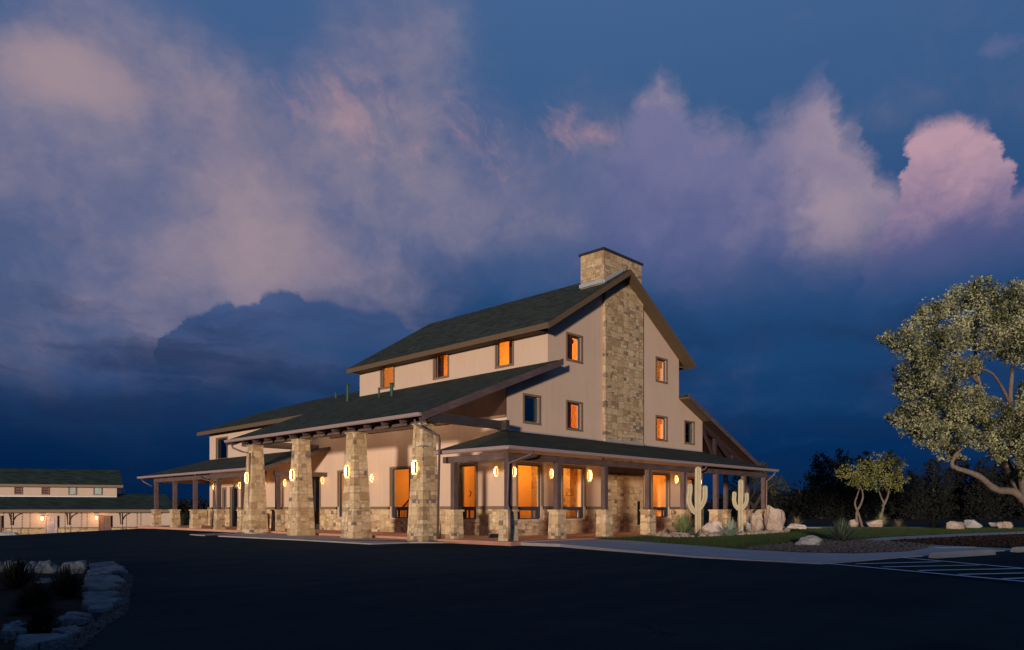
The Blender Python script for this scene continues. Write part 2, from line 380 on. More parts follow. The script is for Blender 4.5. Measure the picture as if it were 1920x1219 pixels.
def f_asphalt(k, p, o):
    P_ = pos(k); a = k.noise(P_, .25, 5, .6); b = k.noise(P_, 60, 4, .7); c = k.noise(k.v('MULTIPLY', P_, (1, 1, 1)), 1.7, 5, .6)
    t = k.m('ADD', k.m('ADD', k.m('MULTIPLY', a, .45), k.m('MULTIPLY', b, .3)), k.m('MULTIPLY', c, .25))
    crk = k.new('ShaderNodeTexVoronoi', voronoi_dimensions='2D', feature='DISTANCE_TO_EDGE'); crk.inputs['Scale'].default_value = .17
    k.put(crk.inputs['Vector'], k.v('ADD', P_, k.v('MULTIPLY', k.noise(P_, .9, 6, .7, color=True), (1.6, 1.6, 0))))
    cr = k.m('MULTIPLY', k.ss(crk.outputs['Distance'], .004, .0), k.ss(a, .45, .6))
    s_ = k.sep(P_); ty = k.noise(k.v('MULTIPLY', P_, (.08, 1.1, 1)), 1.0, 4, .6); oil = k.ss(k.noise(P_, .8, 3, .5), .66, .74)
    cc = k.ramp(k.m('ADD', t, k.m('MULTIPLY', k.m('SUBTRACT', ty, .5), .35)), [(.3, (.008, .017, .020)), (.5, (.016, .029, .033)), (.72, (.028, .043, .047))])
    cc = k.mix(k.m('MULTIPLY', oil, .55), cc, (.006, .007, .009, 1)); cc = k.mix(cr, cc, (.003, .003, .004, 1))
    k.put(p.inputs['Base Color'], cc)
    p.inputs['Roughness'].default_value = 1; p.inputs['Specular IOR Level'].default_value = .02
    bump(k, p, k.noise(P_, 70, 4, .7), .5, .012)
mat('asphalt', f_asphalt)
simple('field', (.022, .021, .014), 1, .4, .6, bmp=.6, bs=8, dist=.1)
simple('hill', (.012, .016, .016), 1, .3, .02, bmp=0)

# ---------------------------------------------------------------- mesh builder
class MB:
    def __init__(s): s.v = []; s.f = []
    def add(s, vs, fs):
        b = len(s.v); s.v += [tuple(q) for q in vs]; s.f += [tuple(b + i for i in q) for q in fs]; return s
    def box(s, x0, x1, y0, y1, z0, z1):
        return s.hexa([(x0, y0, z0), (x1, y0, z0), (x1, y1, z0), (x0, y1, z0)], [(x0, y0, z1), (x1, y0, z1), (x1, y1, z1), (x0, y1, z1)])
    def hexa(s, lo, hi):
        m_ = len(lo); fs = [tuple(range(m_ - 1, -1, -1)), tuple(range(m_, 2 * m_))]
        fs += [(i, (i + 1) % m_, m_ + (i + 1) % m_, m_ + i) for i in range(m_)]
        return s.add(list(lo) + list(hi), fs)
    def slab(s, poly, z0, z1):
        return s.hexa([(p[0], p[1], z0) for p in poly], [(p[0], p[1], z1) for p in poly])
    def plate(s, poly3, th):                 # a 3-D polygon thickened straight down
        return s.hexa([(p[0], p[1], p[2] - th) for p in poly3], [tuple(p) for p in poly3])
    def beam(s, a, b, w_, h_, up=(0, 0, 1)):
        a, b = Vector(a), Vector(b); d_ = (b - a).normalized(); upv = Vector(up)
        if abs(d_.dot(upv)) > .98: upv = Vector((0, 1, 0))
        sd = d_.cross(upv).normalized(); u2 = sd.cross(d_)
        q = lambda c: [c - sd * w_ / 2 - u2 * h_ / 2, c + sd * w_ / 2 - u2 * h_ / 2, c + sd * w_ / 2 + u2 * h_ / 2, c - sd * w_ / 2 + u2 * h_ / 2]
        return s.hexa(q(a), q(b))
    def tube(s, pts, rad, n_=8, jit=0.0, rib=0.0, cap=True):
        pts = [Vector(p) for p in pts]; m_ = len(pts); rad = rad if hasattr(rad, '__len__') else [rad] * m_
        b = len(s.v); prev = None
        for i, p in enumerate(pts):
            d_ = (pts[min(i + 1, m_ - 1)] - pts[max(i - 1, 0)]).normalized()
            if prev is None:
                prev = d_.orthogonal().normalized() if abs(d_.z) < .9 else Vector((1, 0, 0))
            sd = (prev - d_ * prev.dot(d_)).normalized(); prev = sd; up = d_.cross(sd)
            for j in range(n_):
                a = 2 * math.pi * j / n_; r = rad[i] * (1 + (jit * (random.random() - .5) if jit else 0))
                if rib: r *= 1 - rib * (j % 2)
                s.v.append(tuple(p + sd * math.cos(a) * r + up * math.sin(a) * r))
        for i in range(m_ - 1):
            for j in range(n_):
                j2 = (j + 1) % n_; s.f.append((b + i * n_ + j, b + i * n_ + j2, b + (i + 1) * n_ + j2, b + (i + 1) * n_ + j))
        if cap: s.f.append(tuple(b + j for j in range(n_ - 1, -1, -1))); s.f.append(tuple(b + (m_ - 1) * n_ + j for j in range(n_)))
        return s
    def build(s, name, m_, parent=None, smooth=False, **props):
        me = bpy.data.meshes.new(name); off = Vector((0, 0, 0))
        q = parent
        while q is not None: off += q.location; q = q.parent
        va = np.array(s.v, dtype=np.float32).reshape(-1, 3) - np.array(off, dtype=np.float32)
        me.from_pydata(va.tolist(), [], s.f); me.materials.append(MATS[m_] if isinstance(m_, str) else m_)
        if smooth: me.polygons.foreach_set('use_smooth', [True] * len(me.polygons))
        me.update()
        o = bpy.data.objects.new(name, me); COL.objects.link(o)
        if parent is not None: o.parent = parent
        for k_, v_ in props.items(): o[k_] = v_
        return o
def thing(name, label, cat, loc, group=None):
    o = bpy.data.objects.new(name, None); o.empty_display_size = .3; COL.objects.link(o); o.location = loc
    o['label'] = label; o['category'] = cat
    if group: o['group'] = group
    return o
def tag(o, label, cat, group=None):
    o['label'] = label; o['category'] = cat
    if group: o['group'] = group
    return o
def struct(mb, name, m_, smooth=False): return mb.build(name, m_, None, smooth, kind='structure')
def wall(mb, axis, c0, c1, s0, s1, zb, top, holes):
    """wall between planes axis=c0 and axis=c1, along the other axis from s0 to s1, with openings (a, b, z0, z1);
    top is a number or a list of (s, z) break points"""
    prof = top if isinstance(top, list) else [(s0, top), (s1, top)]
    def T(s):
        for (a, za), (b, zb_) in zip(prof, prof[1:]):
            if a <= s <= b: return za + (zb_ - za) * (s - a) / (b - a) if b > a else za
        return prof[-1][1]
    def V(s, c, z): return (c, s, z) if axis == 'x' else (s, c, z)
    cuts = sorted({round(q, 4) for q in [s0, s1] + [p[0] for p in prof if s0 < p[0] < s1] + [h[i] for h in holes for i in (0, 1) if s0 < h[i] < s1]})
    for a, b in zip(cuts, cuts[1:]):
        m_ = (a + b) / 2; hs = sorted([h for h in holes if h[0] - 1e-3 <= m_ <= h[1] + 1e-3], key=lambda h: h[2])
        z = zb; segs = []
        for h in hs:
            if h[2] > z + 1e-3: segs.append((z, z, h[2], h[2]))
            z = h[3]
        segs.append((z, z, T(a), T(b)))
        for za, zb2, zc, zd in segs:
            if zc - za < 1e-3 and zd - zb2 < 1e-3: continue
            for c in (c0, c1):
                mb.add([V(a, c, za), V(b, c, zb2), V(b, c, zd), V(a, c, zc)], [(0, 1, 2, 3)])
    for h in holes:
        a, b, z0, z1 = h
        for q in ([(a, z0), (b, z0)], [(a, z1), (b, z1)], [(a, z0), (a, z1)], [(b, z0), (b, z1)]):
            (sa, za), (sb, zb2) = q
            if za == zb2 and za <= zb + 1e-3: continue
            mb.add([V(sa, c0, za), V(sb, c0, zb2), V(sb, c1, zb2), V(sa, c1, za)], [(0, 1, 2, 3)])
    for s in (s0, s1): mb.add([V(s, c0, zb), V(s, c1, zb), V(s, c1, T(s)), V(s, c0, T(s))], [(0, 1, 2, 3)])
    tp = [(s, T(s)) for s in cuts]
    for (a, za), (b, zb2) in zip(tp, tp[1:]): mb.add([V(a, c0, za), V(b, c0, zb2), V(b, c1, zb2), V(a, c1, za)], [(0, 1, 2, 3)])
    return mb

# ================================================================ GROUND
def smooth01(t): t = max(0.0, min(1.0, t)); return t * t * (3 - 2 * t)
def hgt(x, y):
    X, Y = camco((x, y, 0))
    z = -.15
    z -= 1.8 * smooth01((-25 - X) / 13) * smooth01((Y - 14) / 16)
    z += .085 * smooth01((X - 1) / 5) * smooth01((Y - 9) / 8)
    b = smooth01((-Y - 3.0) / 3.5) * (1 - .6 * smooth01((-Y - 10) / 30))       # unseen bank behind the camera, added to shade the foreground
    z += b * (1.45 + .25 * math.sin(X * .11 + 1) + .12 * noise.noise(Vector((X * .4, Y * .4, 0))))
    if Y > 130 or abs(X) > 150: z += .6 * noise.noise(Vector((X * .01, Y * .01, 3)))
    return z
def sheet(xs, ys, dz, keep=None):
    mb = MB(); idx = {}
    def vid(i, j):
        if (i, j) not in idx:
            p = cw(xs[i], ys[j]); idx[(i, j)] = len(mb.v); mb.v.append((p.x, p.y, hgt(p.x, p.y) + dz))
        return idx[(i, j)]
    for i in range(len(xs) - 1):
        for j in range(len(ys) - 1):
            if keep and not keep((xs[i] + xs[i + 1]) / 2, (ys[j] + ys[j + 1]) / 2): continue
            mb.f.append((vid(i, j), vid(i + 1, j), vid(i + 1, j + 1), vid(i, j + 1)))
    return mb
gx = sorted(set([-2400, -1500, -900, -600, -400, -280, -200, -150, -120] + list(range(-100, 101, 2)) + [120, 150, 200, 280, 400, 600, 900, 1500, 2400]))
gy = sorted(set([-300, -200, -140, -100, -80, -60, -50, -44, -38, -34, -30, -27, -24, -22, -20, -18, -16, -14] + list(np.arange(-12, 0, .5)) + list(range(0, 101, 2)) + [110, 125, 145, 170, 200, 250, 320, 420, 600, 900, 1500, 2400]))
struct(sheet(gx, gy, 0), 'ground', 'field', True)
struct(sheet(list(range(-60, 61, 2)), [-2.5, 0] + list(range(2, 63, 2)), .006), 'road', 'asphalt', True)
hm = MB()
for i in range(61):
    a = -1.0 + i * 2.0 / 60; R = 620
    zt = 4.5 + 6 * noise.noise(Vector((a * 3, 0, 4))) + 3 * noise.noise(Vector((a * 11, 0, 8))) + (5 if a > .25 else 0)
    for r_, z_ in ((R, -3), (R + 60, max(1.5, zt)), (R + 180, -4)):
        p = cw(math.sin(a) * r_, math.cos(a) * r_, z_); hm.v.append(tuple(p))
for i in range(60):
    for j in range(2): b = i * 3 + j; hm.f.append((b, b + 3, b + 4, b + 1))
struct(hm, 'hills', 'hill', True)

def gpoly(pts, z): return [tuple(onz(px, py, z)) for px, py in pts]
# porch floors and the apron under the canopy
struct(MB().slab([(-4.05, -4.15), (18.6, -4.15), (18.6, .1), (0.3, .1), (-4.05, .1)], -.3, 0), 'porch_floor', 'porch_floor')
struct(MB().slab([(-3.55, .1), (.3, .1), (.3, 32.5), (-3.9, 32.5), (-3.9, 14.0), (-3.55, 14.0)], -.3, -.004), 'canopy_floor', 'porch_floor')
struct(MB().slab([(16.9, .1), (24.2, .1), (24.2, 15), (16.9, 15)], -.3, -.004), 'pavilion_floor', 'porch_floor')
ap = gpoly([(409, 1004.6), (560, 1011.5), (696, 1019), (768, 1016.5), (950, 1016)], -.1)
struct(MB().slab([(p[0], p[1]) for p in ap] + [(-3.4, -3.5), (-3.4, 17.8)], -.3, -.1), 'apron', 'concrete')
ap2 = gpoly([(356, 1001.6), (384, 1003.6), (440, 1000.5), (440, 998.8)], -.1)
struct(MB().slab([(p[0], p[1]) for p in ap2], -.3, -.1), 'kerb', 'kerb_concrete')
# pavement, path, beds, lawn
def flat(name, pts, z, m_, z0=-.35, kind='structure'):
    g = gpoly(pts, z); o = MB().slab([(p[0], p[1]) for p in g], z0, z).build(name, m_, None); o['kind'] = kind; return o
flat('pavement', [(945, 1016), (1050, 1020), (1130, 1027.5), (1300, 1042.5), (1420, 1050), (1540, 1056), (1610, 1051), (1700, 1043.5), (1790, 1038.5), (1860, 1033), (1925, 1030),
                  (1925, 1029), (1830, 1025.5), (1755, 1024.5), (1700, 1034), (1600, 1038), (1500, 1036), (1392, 1030), (1340, 1025.5), (1180, 1013.5), (1060, 1008.5), (985, 1010)], -.034, 'concrete')
flat('lawn', [(1040, 1009.5), (1180, 1013.5), (1340, 1025.5), (1392, 1030), (1500, 1034), (1620, 1026), (1800, 1012), (1990, 1006), (1990, 988.5), (1560, 987), (1340, 986), (1290, 990)], -.045, 'lawn')
flat('gravel_bed_base', [(1392, 1030), (1430, 1025), (1500, 1017), (1560, 1012), (1620, 1013), (1700, 1019), (1755, 1024.5), (1700, 1034), (1600, 1038), (1500, 1036)], -.038, 'pebble')
flat('path', [(1612, 1012), (1660, 1007.5), (1780, 1001.5), (1930, 995.5), (1930, 999), (1790, 1006), (1690, 1011.5), (1655, 1014.5), (1665, 1018.5), (1740, 1022), (1830, 1025.5), (1755, 1027), (1700, 1022), (1640, 1018.5)], -.022, 'concrete')
flat('mulch_bed', [(1655, 1014.5), (1690, 1011.5), (1790, 1006), (1990, 997), (1990, 1040), (1925, 1029), (1830, 1025.5), (1740, 1022), (1665, 1018.5)], -.028, 'mulch')
flat('cactus_bed_base', [(1205, 1004), (1240, 1008), (1290, 1009), (1360, 1006), (1420, 1003), (1480, 999), (1485, 995), (1420, 990), (1330, 990), (1240, 996)], -.036, 'mulch')
flat('limestone_edging', [(1340, 987.6), (1480, 988.6), (1600, 990.2), (1760, 989.6), (1800, 988.8), (1760, 988.0), (1600, 988.2), (1480, 987.2), (1340, 986.6)], -.0, 'kerb_concrete')
# painted bay markings
def line(mb, a, b, wd=.10, z=-.052):
    p, q = onz(*a, z), onz(*b, z); d_ = (q - p).normalized(); sd = Vector((-d_.y, d_.x, 0)) * wd / 2
    mb.add([p - sd, q - sd, q + sd, p + sd], [(0, 1, 2, 3)])
mk = MB()
A, B_, Cc = (1541, 1055.5), (1690, 1045.3), (1925, 1066)
line(mk, A, (1925, 1090.5)); line(mk, A, B_); line(mk, B_, Cc)
for p0, q0 in (((1605, 1057.2), (1762, 1053.2)), ((1655, 1063), (1838, 1059.3)), ((1722, 1069.6), (1925, 1065.8)), ((1797, 1077), (1925, 1074.2)), ((1880, 1085), (1925, 1083.6))): line(mk, p0, q0)
struct(mk, 'bay_markings', 'paint_line')
def wheel_stop(a, b, label):
    p, q = onz(*a, -.062), onz(*b, -.062); d_ = (q - p).normalized(); sd = Vector((-d_.y, d_.x, 0))
    if sd.dot(CAM - p) < 0: sd = -sd
    mb = MB(); sec = [(.0, 0), (.03, .11), (.07, .15), (.15, .15), (.19, .11), (.22, 0)]
    L = (q - p).length; ks = [0, .05, L - .05, L]
    for i, k_ in enumerate(ks):
        for (a_, z_) in sec:
            g_ = .86 if i in (0, 3) else 1
            v_ = p + d_ * k_ - sd * a_; mb.v.append((v_.x, v_.y, -.062 + z_ * g_))
    for i in range(3):
        for j in range(5): b0 = i * 6 + j; mb.f.append((b0, b0 + 1, b0 + 7, b0 + 6))
    mb.f.append((0, 1, 2, 3, 4, 5)); mb.f.append((23, 22, 21, 20, 19, 18))
    return tag(mb.build('wheel_stop', 'kerb_concrete'), label, 'wheel stop', 'concrete wheel stops in the parking bays')
wheel_stop((1757, 1047.5), (1868, 1040.5), 'long pale concrete wheel stop lying beside the striped bay')
wheel_stop((1909, 1036), (1990, 1032), 'short visible end of concrete wheel stop at the right edge of the photo')

# ================================================================ MAIN HALL
HALL = thing('event_hall', 'large tan stucco hall with green shingle roofs, stone chimney and lit orange windows', 'building', (0, 0, 0))
WX = 2.73; RXX = 14.23; EX = 16.91; SLOPE = .395
def mainz(x): return 6.93 + SLOPE * x
def rightz(x): return 7.75 - SLOPE * (x - RXX)
gab_holes = [(.69, 2.27, .72, 3.18), (3.81, 5.44, .72, 3.18), (11.48, 13.14, .72, 3.12), (14.98, 16.1, -.3, 2.95),
             (1.11, 2.09, 5.12, 6.27), (4.12, 5.18, 5.06, 6.29), (11.85, 12.86, 5.08, 6.29), (14.88, 15.85, 5.08, 6.27),
             (4.12, 5.18, 8.37, 9.53), (11.85, 12.86, 8.33, 9.53)]
side_holes = [(1.92, 3.0, .72, 3.2), (5.55, 8.3, .72, 3.25), (12.2, 13.15, .72, 3.25), (15.1, 16.0, -.3, 3.15), (23.6, 24.6, -.3, 2.6),
              (25.42, 26.42, -.3, 2.6), (27.2, 27.62, .9, 2.6), (26.98, 28.62, 4.72, 6.12)]
up_holes = [(2.25, 3.34, 8.23, 9.6), (7.0, 8.1, 8.25, 9.6), (11.72, 12.88, 8.27, 9.6)]
gw = MB()
wall(gw, 'y', 0, .25, 0, EX, -.3, [(0, mainz(0) - .1), (WX - .001, mainz(WX) - .1), (WX, 9.9), (8.48, 13.3), (RXX, 9.9), (RXX + .001, rightz(RXX) - .1), (EX, rightz(EX) - .1)], gab_holes)
wall(gw, 'x', 0, .25, .25, 29.8, -.3, mainz(0) - .1, side_holes)
wall(gw, 'x', WX, WX + .2, .25, 14.9, 7.5, 9.92, up_holes)
wall(gw, 'x', RXX - .2, RXX, .25, 14.9, 7.3, 9.9, [])
wall(gw, 'y', 14.9, 15.1, WX, RXX, 7.3, [(WX, 9.9), (8.48, 13.3), (RXX, 9.9)], [])
wall(gw, 'y', 29.55, 29.8, .25, EX, -.3, [(.25, mainz(0) - .1), (4.0, 8.35), (EX, 5.2)], [])
wall(gw, 'x', EX - .25, EX, .25, 29.55, -.3, 5.2, [])
gw.build('wall', 'stucco', HALL)
# stone wainscot, proud of the stucco, and its cap board
def spans(s0, s1, holes):
    cuts = [s0]; 
    for a, b, z0, z1 in sorted(holes):
        cuts += [a, b]
    cuts.append(s1); return [(cuts[i], cuts[i + 1]) for i in range(0, len(cuts), 2)]
wn = MB()
low = [(a - .12, b + .12, z0 - .06, 1.3) for a, b, z0, z1 in gab_holes if z0 < 1]
wall(wn, 'y', -.09, -.003, -.09, 7.0, -.3, 1.17, [h for h in low if h[0] < 6])
wn.build('stone_wainscot', 'stone', HALL); wn = MB()
wall(wn, 'y', -.09, -.003, 10.3, EX, -.3, 1.17, [h for h in low if h[0] > 6])
wn.build('stone_wainscot', 'stone', HALL); wn = MB()
lows = [(a - .12, b + .12, z0 - .06, 1.3) for a, b, z0, z1 in side_holes if z0 < 1]
wall(wn, 'x', -.09, -.003, -.003, 29.85, -.3, 1.17, lows)
wn.build('stone_wainscot', 'stone', HALL)
cb = MB()
for a, b in spans(-.12, 7.0, [h for h in low if h[0] < 6]) + spans(10.3, EX, [h for h in low if h[0] > 6]):
    MB().box(a, b, -.13, -.006, 1.172, 1.31).build('wainscot_cap', 'trim', HALL)
for a, b in spans(.0, 29.87, lows): MB().box(-.13, -.006, a, b, 1.172, 1.31).build('wainscot_cap', 'trim', HALL)

def window(axis, h, dark=False, kind='upper', m_frame='trim'):
    """outer trim boards, sash and pane in the opening h of wall axis=0 (or the upper wall x=WX)"""
    a, b, z0, z1 = h; base = 0.0 if axis in ('x', 'y') else WX
    ax = 'y' if axis == 'y' else 'x'
    def bx(mb, s0, s1, c0, c1, za, zb):
        return mb.box(s0, s1, base + c0, base + c1, za, zb) if ax == 'y' else mb.box(base + c0, base + c1, s0, s1, za, zb)
    f = MB(); t = .10; zl = z0
    if kind == 'low':       # trim only above the stone
        bx(f, a - t, a, -.045, .02, 1.315, z1); bx(f, b, b + t, -.045, .02, 1.315, z1); bx(f, a - t, b + t, -.05, .02, z1 + .001, z1 + t)
    elif kind == 'door':
        bx(f, a - t, a, -.045, .02, 1.315 if False else 0, z1); bx(f, b, b + t, -.045, .02, 0, z1); bx(f, a - t, b + t, -.05, .02, z1 + .001, z1 + t)
    else:
        bx(f, a - t, a, -.045, .02, z0, z1); bx(f, b, b + t, -.045, .02, z0, z1)
        bx(f, a - t, b + t, -.05, .02, z1 + .001, z1 + t); bx(f, a - t, b + t, -.055, .02, z0 - t, z0 - .001)
    wob = f.build('window' if kind != 'door' else 'door', m_frame, HALL)
    s = MB(); k_ = .05
    bx(s, a + .002, a + k_ * .7, .05, .16, z0 + k_, z1 - k_); bx(s, b - k_ * .7, b - .002, .05, .16, z0 + k_, z1 - k_)
    bx(s, a, b, .10, .16, z0, z0 + k_); bx(s, a, b, .10, .16, z1 - k_, z1)
    if kind == 'low':
        bx(s, a + k_, b - k_, .085, .17, 1.12, 1.29)
        wd = b - a
        for q in ((.12,), (.5, .12,))[wd > 2]: pass
        bx(s, a + k_, a + .26, .09, .165, z0 + k_, 1.119); bx(s, b - .26, b - k_, .09, .165, z0 + k_, 1.119)
        bx(s, b - .5, b - .44, .09, .165, z0 + k_, 1.119)
        if wd > 2: bx(s, (a + b) / 2 - .04, (a + b) / 2 + .04, .09, .165, 1.295, z1 - k_); bx(s, (a + b) / 2 - .2, (a + b) / 2 + .2, .09, .165, z0 + k_, 1.119)
    if kind == 'door':
        bx(s, a + k_, a + .17, .10, .16, z0 + k_, z1 - k_); bx(s, b - .17, b - k_, .10, .16, z0 + k_, z1 - k_); bx(s, a + .171, b - .171, .10, .16, 0, .3)
        bx(s, b - .16, b - .12, .04, .099, .95, 1.25)
    s.build('sash', 'window_metal', wob)
    g = MB(); bx(g, a + .02, b - .02, .128, .134, z0 + .02, z1 - .02)
    g.build('pane', 'pane_dark' if dark else 'pane', wob)
    return wob
for h in gab_holes:
    if h[2] < 0: window('y', h, False, 'door')
    elif h[2] < 1: window('y', h, False, 'low')
    else: window('y', h, h[0] < 1.5 or h[0] > 14.5, 'upper')
for h in side_holes:
    if h[2] < 0: window('x', h, h[0] > 20, 'door')
    elif h[2] < .8: window('x', h, False, 'low')
    else: window('x', h, True, 'upper')
for h in up_holes: window('u', h, False, 'upper')

# roofs
def two_sided(name, poly, th, parent=HALL, m_='shingles'):
    return MB().plate(poly, th).build(name, m_, parent)
# upper roof, gable ends at y=-.6 and 15.4
rz = 13.52; ez = 9.62; xl, xr, xm = 2.05, 14.93, 8.49; y0, y1 = -.62, 15.45
ur = MB()
ur.plate([(xl, y0, ez), (xm, y0, rz), (xm, y1, rz), (xl, y1, ez)], .16); ur.plate([(xm, y0, rz), (xr, y0, ez), (xr, y1, ez), (xm, y1, rz)], .16)
ur.build('upper_roof', 'shingles', HALL)
fb_ = MB()
for yy in (y0 - .04, y1 + .001):
    fb_.hexa([(xl, yy, ez - .30), (xm, yy, rz - .30), (xm, yy + .039, rz - .30), (xl, yy + .039, ez - .30)], [(xl, yy, ez - .02), (xm, yy, rz - .02), (xm, yy + .039, rz - .02), (xl, yy + .039, ez - .02)])
    fb_.hexa([(xm, yy, rz - .30), (xr, yy, ez - .30), (xr, yy + .039, ez - .30), (xm, yy + .039, rz - .30)], [(xm, yy, rz - .02), (xr, yy, ez - .02), (xr, yy + .039, ez - .02), (xm, yy + .039, rz - .02)])
fb_.box(xl - .04, xl - .002, y0, y1, ez - .28, ez - .02); fb_.box(xr + .002, xr + .04, y0, y1, ez - .28, ez - .02)
fb_.build('fascia', 'soffit_tan', HALL)
sf = MB()
for a, b, za, zb2 in ((xl, xm, ez, rz), (xm, xr, rz, ez)):
    for ya, yb in ((y0, -.002), (15.11, y1)):
        sf.hexa([(a, ya, za - .27), (b, ya, zb2 - .27), (b, yb, zb2 - .27), (a, yb, za - .27)], [(a, ya, za - .17), (b, ya, zb2 - .17), (b, yb, zb2 - .17), (a, yb, za - .17)])
sf.box(xl, WX - .002, 0, 15.1, ez - .26, ez - .17); sf.box(RXX + .002, xr, 0, 15.1, ez - .26, ez - .17)
sf.build('soffit', 'soffit_tan', HALL)
# lower roof: shed over the left aisle carried out over the canopy, and its continuation over the long wing
TH = .15
lr = MB()
lr.plate([(-5.25, -.62, mainz(-5.25)), (WX, -.62, mainz(WX)), (WX, 15.8, mainz(WX)), (-5.25, 15.8, mainz(-5.25))], TH)
lr.plate([(-.62, 15.8, mainz(-.62)), (WX, 15.8, mainz(WX)), (WX, 15.1, mainz(WX)), (5.7, 15.1, 9.18), (5.65, 26.2, 9.14), (4.26, 30.35, 8.61), (-.62, 30.35, mainz(-.62))], TH)
lr.plate([(5.7, 15.1, 9.18), (EX + .6, 15.1, 5.4), (EX + .6, 30.35, 5.4), (4.26, 30.35, 8.61), (5.65, 26.2, 9.14)], TH)
lr.plate([(WX, 15.1, mainz(WX)), (5.7, 15.1, 9.18), (5.7, 15.0, 9.1), (WX, 15.0, mainz(WX) - .02)], TH)
lr.build('lower_roof', 'shingles', HALL)
lf = MB()
def rake(mb, a, b, y, h=.26, t=.04, drop=.02):
    mb.hexa([(a[0], y, a[1] - h), (b[0], y, b[1] - h), (b[0], y + t, b[1] - h), (a[0], y + t, a[1] - h)],
            [(a[0], y, a[1] - drop), (b[0], y, b[1] - drop), (b[0], y + t, b[1] - drop), (a[0], y + t, a[1] - drop)])
rake(lf, (-5.25, mainz(-5.25)), (WX + .35, mainz(WX + .35)), -.665, .32); lf.build('canopy_rake_board', 'timber_x', HALL); lf = MB()
rake(lf, (-5.25, mainz(-5.25)), (-.62, mainz(-.62)), 15.803, .3)
lf.build('canopy_rake_board', 'timber_x', HALL)
lf = MB()
lf.box(-.665, -.622, 15.85, 30.4, mainz(-.62) - .26, mainz(-.62) - .01)
rake(lf, (-.62, mainz(-.62)), (4.26, 8.61), 30.36, .26)
lf.build('wing_fascia', 'soffit_tan', HALL)
lf = MB(); lf.hexa([(-.62, 15.85, mainz(-.62) - .24), (-.003, 15.85, mainz(0) - .24), (-.003, 30.3, mainz(0) - .24), (-.62, 30.3, mainz(-.62) - .24)],
                   [(-.62, 15.85, mainz(-.62) - .16), (-.003, 15.85, mainz(0) - .16), (-.003, 30.3, mainz(0) - .16), (-.62, 30.3, mainz(-.62) - .16)])
lf.build('wing_soffit', 'soffit_tan', HALL)
cs = MB(); cs.hexa([(-5.15, -.6, mainz(-5.15) - .2), (-.003, -.6, mainz(0) - .2), (-.003, 15.75, mainz(0) - .2), (-5.15, 15.75, mainz(-5.15) - .2)],
                   [(-5.15, -.6, mainz(-5.15) - .155), (-.003, -.6, mainz(0) - .155), (-.003, 15.75, mainz(0) - .155), (-5.15, 15.75, mainz(-5.15) - .155)])
simple('shaded_soffit', (.035, .012, .007), .8, .3, 2)  # soffit wood darkened nearly to black, deep shade put into the colour
cs.build('canopy_ceiling', 'shaded_soffit', HALL)
MB().box(-.035, -.004, .0, 13.95, 5.3, mainz(0) - .21).build('recess_shade', 'shaded_soffit', HALL)  # dark sheet standing in for the open, shaded recess above the wall
MB().box(-.09, -.004, .0, 13.95, 5.2, 5.298).build('panel_ledge', 'trim', HALL)
for k_ in range(14):                                                  # rafter tails under the canopy eave
    yy = -.35 + k_ * 1.22
    MB().beam((-5.12, yy, mainz(-5.12) - .29), (-2.9, yy, mainz(-2.9) - .29), .07, .15).build('rafter', 'timber_x', HALL)
for yy in (1.4, 4.6, 7.8, 11.0, 14.2):                               # recessed lamps in the canopy ceiling
    xx = -1.9; zz = mainz(xx) - .2
    MB().tube([(xx, yy, zz - .03), (xx, yy, zz + .01)], [.09, .09], 14).build('recessed_lamp', 'lamp_glass', HALL)
    l = bpy.data.lights.new('recessed_light', 'POINT'); l.energy = 62; l.color = (1, .70, .48); l.shadow_soft_size = .1
    o = bpy.data.objects.new('recessed_light', l); COL.objects.link(o); o.parent = HALL; o.location = (xx, yy, zz - .2)
# right aisle roof and open pavilion
rr_ = MB()
rr_.plate([(RXX, -.62, rightz(RXX)), (24.0, -.62, rightz(24.0)), (24.0, 15.0, rightz(24.0)), (RXX, 15.0, rightz(RXX))], TH)
rr_.build('pavilion_roof', 'shingles', HALL)
rk = MB(); rake(rk, (RXX, rightz(RXX)), (24.0, rightz(24.0)), -.665, .3); rk.build('pavilion_rake_board', 'timber_x', HALL)
rk = MB(); rk.hexa([(RXX + .01, -.6, rightz(RXX) - .24), (EX, -.6, rightz(EX) - .24), (EX, -.003, rightz(EX) - .24), (RXX + .01, -.003, rightz(RXX) - .24)],
                   [(RXX + .01, -.6, rightz(RXX) - .16), (EX, -.6, rightz(EX) - .16), (EX, -.003, rightz(EX) - .16), (RXX + .01, -.003, rightz(RXX) - .16)])
rk.build('aisle_soffit', 'soffit_tan', HALL)
rk = MB(); rk.hexa([(EX + .01, -.6, rightz(EX) - .22), (23.9, -.6, rightz(23.9) - .22), (23.9, 14.9, rightz(23.9) - .22), (EX + .01, 14.9, rightz(EX) - .22)],
                   [(EX + .01, -.6, rightz(EX) - .16), (23.9, -.6, rightz(23.9) - .16), (23.9, 14.9, rightz(23.9) - .16), (EX + .01, 14.9, rightz(EX) - .16)])
rk.build('pavilion_ceiling', 'shaded_soffit', HALL)
for yy in (.1, 7.4, 14.5):
    t_ = MB(); t_.beam((EX + .02, yy, 4.2), (23.4, yy, 4.0), .2, .3)
    for x_ in (18.6, 20.9): t_.beam((x_, yy, 4.2), (x_, yy, rightz(x_) - .25), .2, .2)
    t_.beam((18.6, yy, 4.2), (17.0, yy, rightz(17.0) - .5), .16, .16); t_.beam((18.6, yy, 5.6), (20.9, yy, 4.2), .16, .16)
    t_.beam((EX + .02, yy, rightz(EX) - .38), (23.8, yy, rightz(23.8) - .38), .2, .28)
    t_.build('truss', 'truss_paint', HALL)
